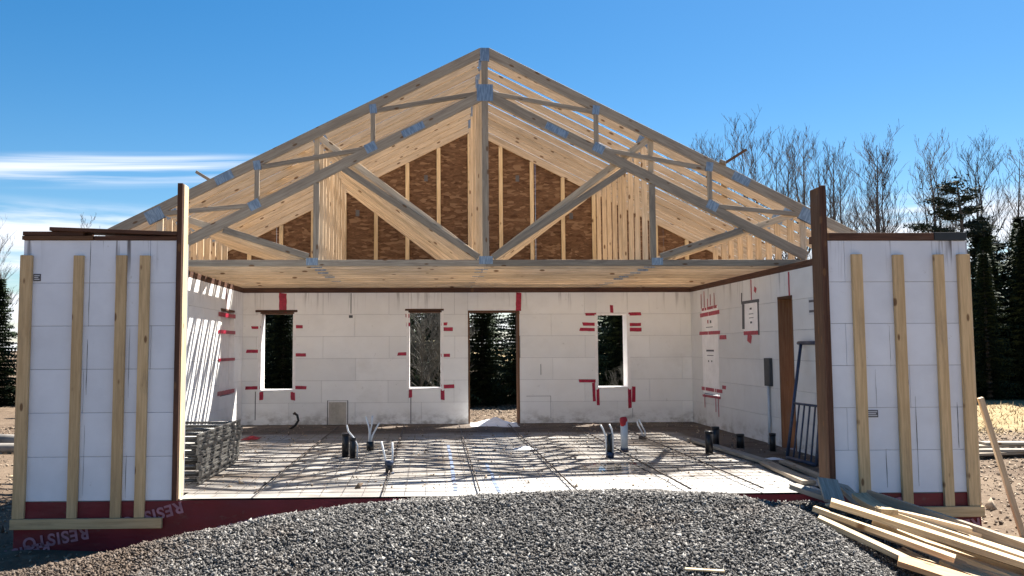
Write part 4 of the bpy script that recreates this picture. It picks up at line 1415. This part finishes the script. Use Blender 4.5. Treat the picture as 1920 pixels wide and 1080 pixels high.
# logs and slash at the far edge on the other side
for i, (x0, y0, x1, y1, r, lb) in enumerate(((-9.6, 8.6, -7.2, 8.0, 0.13, 'thick log lying beside the house on bare earth'), (-9.8, 7.2, -6.9, 7.6, 0.10, 'thin log in front of the thick log'), (-9.2, 10.3, -7.4, 11.0, 0.16, 'farthest log near the dark spruces'))):
    a, b = Vector((x0, y0, ground_h(x0, y0) + r)), Vector((x1, y1, ground_h(x1, y1) + r))
    vs_, fs = tube_geo([a, lerp(a, b, 0.5) + Vector((0, 0.05, 0.0)), b], [r, r * 0.9, r * 0.8], 9)
    obj('log', mesh('log', vs_, fs, BARK2, True), label=lb, cat='log')
for (x0, y0, x1, y1, lb) in ((-6.9, 4.6, -5.2, 4.2, 'pale stick on the earth beside the house'),):
    board('ground_stick', (x0, y0, ground_h(x0, y0) + 0.03), (x1, y1, ground_h(x1, y1) + 0.03), 0.05, 0.03, PINE2, label=lb, cat='stick')


# ------------------------------------------------------------------ trees
def bare_tree(seed, h, spread=0.22, dens=1.0, r0=0.115, up=0.92, min_r=0.0062):
    r = random.Random(seed)
    TV, TF, BV, BF = [], [], [], []

    def add(V, F, pts, rad, n):
        v, f = tube_geo(pts, rad, n, False)
        F += [tuple(i + len(V) for i in q) for q in f]
        V += v

    pts, rad = [], []
    x = y = 0.0
    nseg = 10
    for i in range(nseg + 1):
        t = i / nseg
        pts.append(Vector((x, y, h * t * 0.94)))
        rad.append(max(r0 * (1 - t) ** 0.85, 0.010))
        x += r.uniform(-0.07, 0.07) * h / 10
        y += r.uniform(-0.07, 0.07) * h / 10
    add(TV, TF, pts, rad, 6)

    def branch(p, d, L, rr, lev):
        n = 4 if lev < 2 else 3
        q = [p]
        dd = d.copy()
        for i in range(n):
            dd = (dd + Vector((r.uniform(-0.08, 0.08), r.uniform(-0.08, 0.08), r.uniform(0.0, 0.10)))).normalized()
            q.append(q[-1] + dd * L / n)
        add(BV, BF, q, [max(rr * (1 - 0.8 * i / n), min_r * 0.8) for i in range(n + 1)], 3)
        if lev >= 3:
            return
        k = int((5 if lev == 0 else 4 if lev == 1 else 2) * dens * r.uniform(0.8, 1.2))
        for i in range(k):
            t = r.uniform(0.18, 1.0)
            a = min(int(t * n), n - 1)
            pp = lerp(q[a], q[a + 1], t * n - a)
            side = Vector((r.uniform(-1, 1), r.uniform(-1, 1), r.uniform(-0.1, 0.5))).normalized()
            nd = (dd * 0.9 + side * 0.62 + Vector((0, 0, 0.16))).normalized()
            branch(pp, nd, L * r.uniform(0.4, 0.7), max(rr * 0.5, min_r), lev + 1)

    nb = int(19 * dens)
    for i in range(nb):
        t = 0.30 + 0.68 * (i + r.random()) / nb
        a = min(int(t * nseg), nseg - 1)
        pp = lerp(pts[a], pts[a + 1], t * nseg - a)
        az = i * 2.4 + r.uniform(-0.5, 0.5)
        el = up + r.uniform(-0.2, 0.25)
        d = Vector((math.cos(az) * math.cos(el), math.sin(az) * math.cos(el), math.sin(el)))
        L = h * spread * (1.15 - 0.55 * t) * r.uniform(0.75, 1.25)
        branch(pp, d, L, max(rad[a] * 0.5, 0.014), 0)
    return TV, TF, BV, BF


def conifer(seed, h, wide=0.2, low=0.05, dens=1.0):
    r = random.Random(seed)
    tv, tf = tube_geo([(0, 0, -0.2), (0.02, 0, h * 0.5), (0, 0.02, h)], [h * 0.018 + 0.02, h * 0.011, 0.012], 6, False)
    V, F = [], []
    z0 = h * low
    while z0 < h * 0.985:
        t = z0 / h
        Rr = h * wide * (1 - t) ** 0.82 * r.uniform(0.75, 1.2) + 0.08
        k = max(5, int(11 * dens))
        ph = r.uniform(0, 6.28)
        for i in range(k):
            az = ph + i * 6.283 / k + r.uniform(-0.3, 0.3)
            L = Rr * r.uniform(0.6, 1.3) * (1 + 0.45 * mnoise.noise((math.cos(az) * 1.4 + seed, math.sin(az) * 1.4, z0 * 0.9)))
            droop = r.uniform(0.05, 0.45) * (1 - t * 0.8)
            d = Vector((math.cos(az), math.sin(az), 0))
            s = Vector((-d.y, d.x, 0))
            n = max(4, int(L / 0.11))
            for j in range(n):
                u = (j + 0.4) / n
                p = d * (L * u) + Vector((0, 0, z0 - droop * L * u * u + 0.12 * L * u))
                wdt = (0.10 + 0.20 * (1 - u)) * (0.5 + 0.5 * L) + 0.05
                for sg in (-1, 1):
                    tip = p + s * sg * wdt * r.uniform(0.7, 1.3) + d * wdt * r.uniform(0.2, 0.7) + Vector((0, 0, -wdt * r.uniform(0.05, 0.55)))
                    hw = 0.035 + 0.05 * wdt
                    a = len(V)
                    V += [p + d * hw + Vector((0, 0, 0.02)), p - d * hw, tip]
                    F.append((a, a + 1, a + 2))
                    if r.random() < 0.5:
                        tip2 = p + s * sg * wdt * 0.5 + Vector((0, 0, -wdt * r.uniform(0.3, 0.8)))
                        a = len(V)
                        V += [p + s * sg * 0.02 + d * 0.04, p - d * 0.04, tip2]
                        F.append((a, a + 1, a + 2))
        z0 += h * (0.012 + 0.014 * (1 - t)) / max(dens, 0.5) + 0.03
    return tv, tf, V, F


def tree_thing(name, geo, mats, loc, rotz, scale, label, cat='tree', group=None, parts=('trunk', 'crown'), cache=None):
    e = empty(name, loc, label=label, cat=cat, group=group)
    m = Matrix.Translation(loc) @ Matrix.Rotation(rotz, 4, 'Z') @ Matrix.Diagonal((scale, scale, scale, 1))
    e.matrix_world = m
    for nm, me in zip(parts, geo):
        o = bpy.data.objects.new(nm, me)
        COL.objects.link(o)
        o.parent = e
    return e


bare = []
for i, (sd, h, sp_, dn) in enumerate(((11, 10.5, 0.17, 0.95), (12, 10.0, 0.14, 0.85), (15, 11.0, 0.19, 1.0), (19, 9.5, 0.13, 0.85))):
    a, b, c, d = bare_tree(sd, h, sp_, dn)
    bare.append((mesh('trunk', a, b, BARK, True), mesh('crown', c, d, BARK, True), h))

GB = 'leafless trees in the row beyond the house'
spots = [  # x, y, height
    (8.9, 23.5, 8.6), (10.1, 24.0, 10.1), (11.2, 22.6, 11.0), (12.0, 25.0, 10.6), (13.0, 23.5, 9.9), (13.9, 24.5, 10.6), (14.7, 23.0, 9.2),
    (15.4, 25.0, 10.3), (16.3, 23.2, 10.2), (17.3, 24.4, 9.8), (18.1, 26.0, 10.0), (19.2, 24.6, 9.2), (20.1, 23.6, 9.6), (21.2, 24.3, 10.2), (22.3, 22.8, 9.5), (23.3, 25.5, 10.3),
    (18.9, 28.0, 10.8), (14.3, 28.0, 11.0), (11.6, 28.5, 11.2), (16.7, 29.0, 11.0), (21.9, 28.5, 10.6)]
spots += [(8.6, 22.2, 9.2), (9.6, 22.9, 9.6), (9.5, 26.5, 10.2), (10.8, 26.8, 10.9), (12.6, 26.3, 10.8), (13.5, 21.8, 8.6), (15.0, 27.2, 10.8), (17.9, 22.0, 8.4), (20.6, 26.6, 10.6), (22.9, 23.8, 9.6)]
spots.sort(key=lambda p: (p[0] + 0.75) / (p[1] + 8.04))
ORD = ('first second third fourth fifth sixth seventh eighth ninth tenth eleventh twelfth thirteenth fourteenth fifteenth sixteenth seventeenth eighteenth nineteenth twentieth').split()
ORD += ['twenty-' + o for o in ORD[:9]] + ['thirtieth'] + ['thirty-' + o for o in ORD[:5]]
for i, (x, y, h) in enumerate(spots):
    g = bare[(i * 7 + i // 3) % 4]
    tree_thing('bare_tree', g[:2], None, (x, y, ground_h(x, y) - 0.1), i * 1.7, (0.96 if x < 12.4 else 1.0) * h / g[2], ORD[i] + ' leafless tree along the row beyond the house, counted from the roof ridge', group=GB)
LG = [((-16.2, 22.5), 5.8, 'leafless tree at the picture edge beside the dark spruces'), ((-13.5, 23.0), 6.9, 'slim leafless tree whose top shows over the front panel'), ((-17.6, 25.0), 6.9, 'leafless tree behind the edge spruces')]
for i, ((x, y), h, lb) in enumerate(LG):
    g = bare[i]
    tree_thing('bare_tree', g[:2], None, (x, y, ground_h(x, y) - 0.1), 2.0 + i, h / g[2], lb, group='leafless trees on the far side')

con = []
for sd, h, wd, dn in ((31, 6.0, 0.20, 1.0), (32, 6.5, 0.17, 1.0), (33, 5.5, 0.23, 1.1)):
    a, b, c, d = conifer(sd, h, wd, 0.03, dn)
    con.append((mesh('trunk', a, b, BARK, True), mesh('crown', c, d, NEEDLE), h))
# (x, y, height, label, group)
GC = 'dark spruces seen through the rear openings'
LC = 'dark spruce in the woods seen through the rear openings'
GR = 'dark spruces beyond the shaded end of the house'
cons = []
for j in range(3):
    xx = -10.5 + 0.4 * j
    while xx < 10.5:
        yy = (18.3, 20.2, 22.4)[j] + rng.uniform(-0.6, 0.6)
        in_door = -0.3 < xx < 2.9
        if not (in_door and j == 0):
            cons.append((xx, yy, (4.3, 4.7, 5.0)[j] + rng.uniform(-0.4, 0.3), LC, GC))
        xx += rng.uniform(0.95, 1.3)
right_ = sorted(((16.4, 21.3, 4.6), (17.5, 21.0, 5.0), (18.3, 20.2, 5.2), (19.2, 21.4, 6.0), (19.9, 20.4, 6.2), (20.7, 21.6, 6.6), (21.5, 20.6, 6.2), (22.3, 21.8, 6.8), (23.1, 20.9, 6.4), (18.6, 22.8, 5.6), (20.2, 23.0, 6.8), (21.8, 23.2, 7.0), (17.0, 23.0, 5.0), (23.9, 22.6, 7.0)), key=lambda p: (p[0] + 0.75) / (p[1] + 8.04))
cons += [(x, y, h, ORD[i] + ' dark spruce beyond the lumber heap corner, counted outwards from the house', GR) for i, (x, y, h) in enumerate(right_)]
cons += [(-15.2, 20.5, 4.4, 'pointed dark spruce nearest the front panel at the picture edge', None), (-16.3, 19.8, 3.9, 'shorter dark spruce at the picture edge', None), (-17.2, 21.4, 4.8, 'outermost dark spruce at the picture edge', None), (-14.2, 21.6, 4.2, 'dark spruce mostly hidden behind the front panel', None)]
for i, (x, y, h, lb, g_) in enumerate(cons):
    g = con[i % 3]
    tree_thing('spruce_tree', g[:2], None, (x, y, ground_h(x, y) - 0.08), i * 2.1, h / g[2], lb, group=g_)

# brush just behind the middle window and the doorway
a, b, c, d = bare_tree(41, 3.0, 0.34, 1.25, 0.03, 0.6, 0.0045)
BARK3 = plain('dull_twig_bark', (0.085, 0.082, 0.070), 0.9, var=0.3, scale=3)
brush = (mesh('stem', a, b, BARK3, True), mesh('twigs', c, d, BARK3, True))
for i, (x, y, s, lb) in enumerate(((-1.0, 11.6, 0.95, 'tangled pale brush filling the middle window'), (-0.45, 12.4, 0.9, 'pale brush behind the middle window, farther back'), (2.35, 14.2, 0.62, 'pale brush showing at the top of the doorway'), (4.0, 12.2, 0.5, 'low pale brush at the corner of the window nearest the shaded wall'))):
    tree_thing('brush', brush, None, (x, y, ground_h(x, y) - 0.25), i * 1.9, s, lb, 'brush', parts=('stem', 'twigs'))


# the wind-shaped pine: bare trunk with flat plates of needles
def plate_pine():
    r = random.Random(77)
    tv, tf = [], []

    def add(pts, rad, n=6):
        v, f = tube_geo(pts, rad, n, False)
        for q in f:
            tf.append(tuple(i + len(tv) for i in q))
        tv.extend(v)
    add([(0, 0, -0.2), (0.05, 0, 3.0), (-0.05, 0, 5.0), (0.02, 0, 6.6), (-0.1, 0, 8.2)], [0.14, 0.11, 0.08, 0.055, 0.02])
    V, F = [], []

    def needles_(c, sx, sy, sz_, n):
        for _ in range(n):
            p = Vector((c[0] + r.gauss(0, sx), c[1] + r.gauss(0, sy), c[2] + r.gauss(0, sz_)))
            d = Vector((r.uniform(-1, 1), r.uniform(-1, 1), r.uniform(-0.25, 0.6))).normalized() * r.uniform(0.10, 0.22)
            s = d.cross(Vector((r.uniform(-1, 1), r.uniform(-1, 1), r.uniform(-1, 1)))).normalized() * 0.034
            a = len(V)
            V.extend([p + s, p - s, p + d])
            F.append((a, a + 1, a + 2))
    # branch: z on trunk, tip x, tip z, clumps
    for (zt, tx, ty, tz) in ((7.9, -0.55, 0.2, 8.05), (7.5, 0.35, -0.1, 7.75), (7.45, -0.95, 0.1, 7.45), (7.2, 0.75, 0.3, 7.2), (6.9, -1.0, -0.3, 7.0), (6.6, 0.95, 0.2, 6.75), (6.4, -1.55, 0.2, 6.45), (6.3, 0.8, -0.5, 6.35),
                             (6.0, -1.1, 0.5, 6.0), (5.75, -2.35, 0.0, 5.75), (5.6, 1.6, 0.2, 5.75), (5.4, -1.6, -0.4, 5.55), (5.2, 1.35, -0.3, 5.25), (4.8, 2.3, 0.1, 5.0), (4.5, -1.0, 0.2, 4.6), (4.3, 1.7, 0.4, 4.5), (3.8, -1.2, 0.3, 3.9), (3.6, 1.4, -0.2, 3.7)):
        q0, q1 = Vector((0, 0, zt - 0.25)), Vector((tx, ty, tz))
        mid = lerp(q0, q1, 0.5) + Vector((0, 0, -0.08))
        add([q0, mid, q1], [0.032, 0.022, 0.008], 4)
        L = (q1 - q0).length
        for k in range(max(4, int(L * 5.5))):
            t = 0.25 + 0.78 * (k + r.random()) / max(4, int(L * 5.5))
            c = lerp(mid, q1, (t - 0.5) * 2) if t > 0.5 else lerp(q0, mid, t * 2)
            needles_(c + Vector((0, 0, 0.05)), 0.16, 0.24, 0.05, 85)
    needles_((-0.1, 0, 8.15), 0.18, 0.18, 0.12, 90)
    return mesh('trunk', tv, tf, BARK, True), mesh('crown', V, F, NEEDLE2)


pp = plate_pine()
tree_thing('pine_tree', pp, None, (18.75, 22.0, ground_h(18.7, 22) - 0.1), 0.0, 0.98, 'dark wind-swept pine with flat needle layers above the shaded front panel', parts=('trunk', 'crown'))
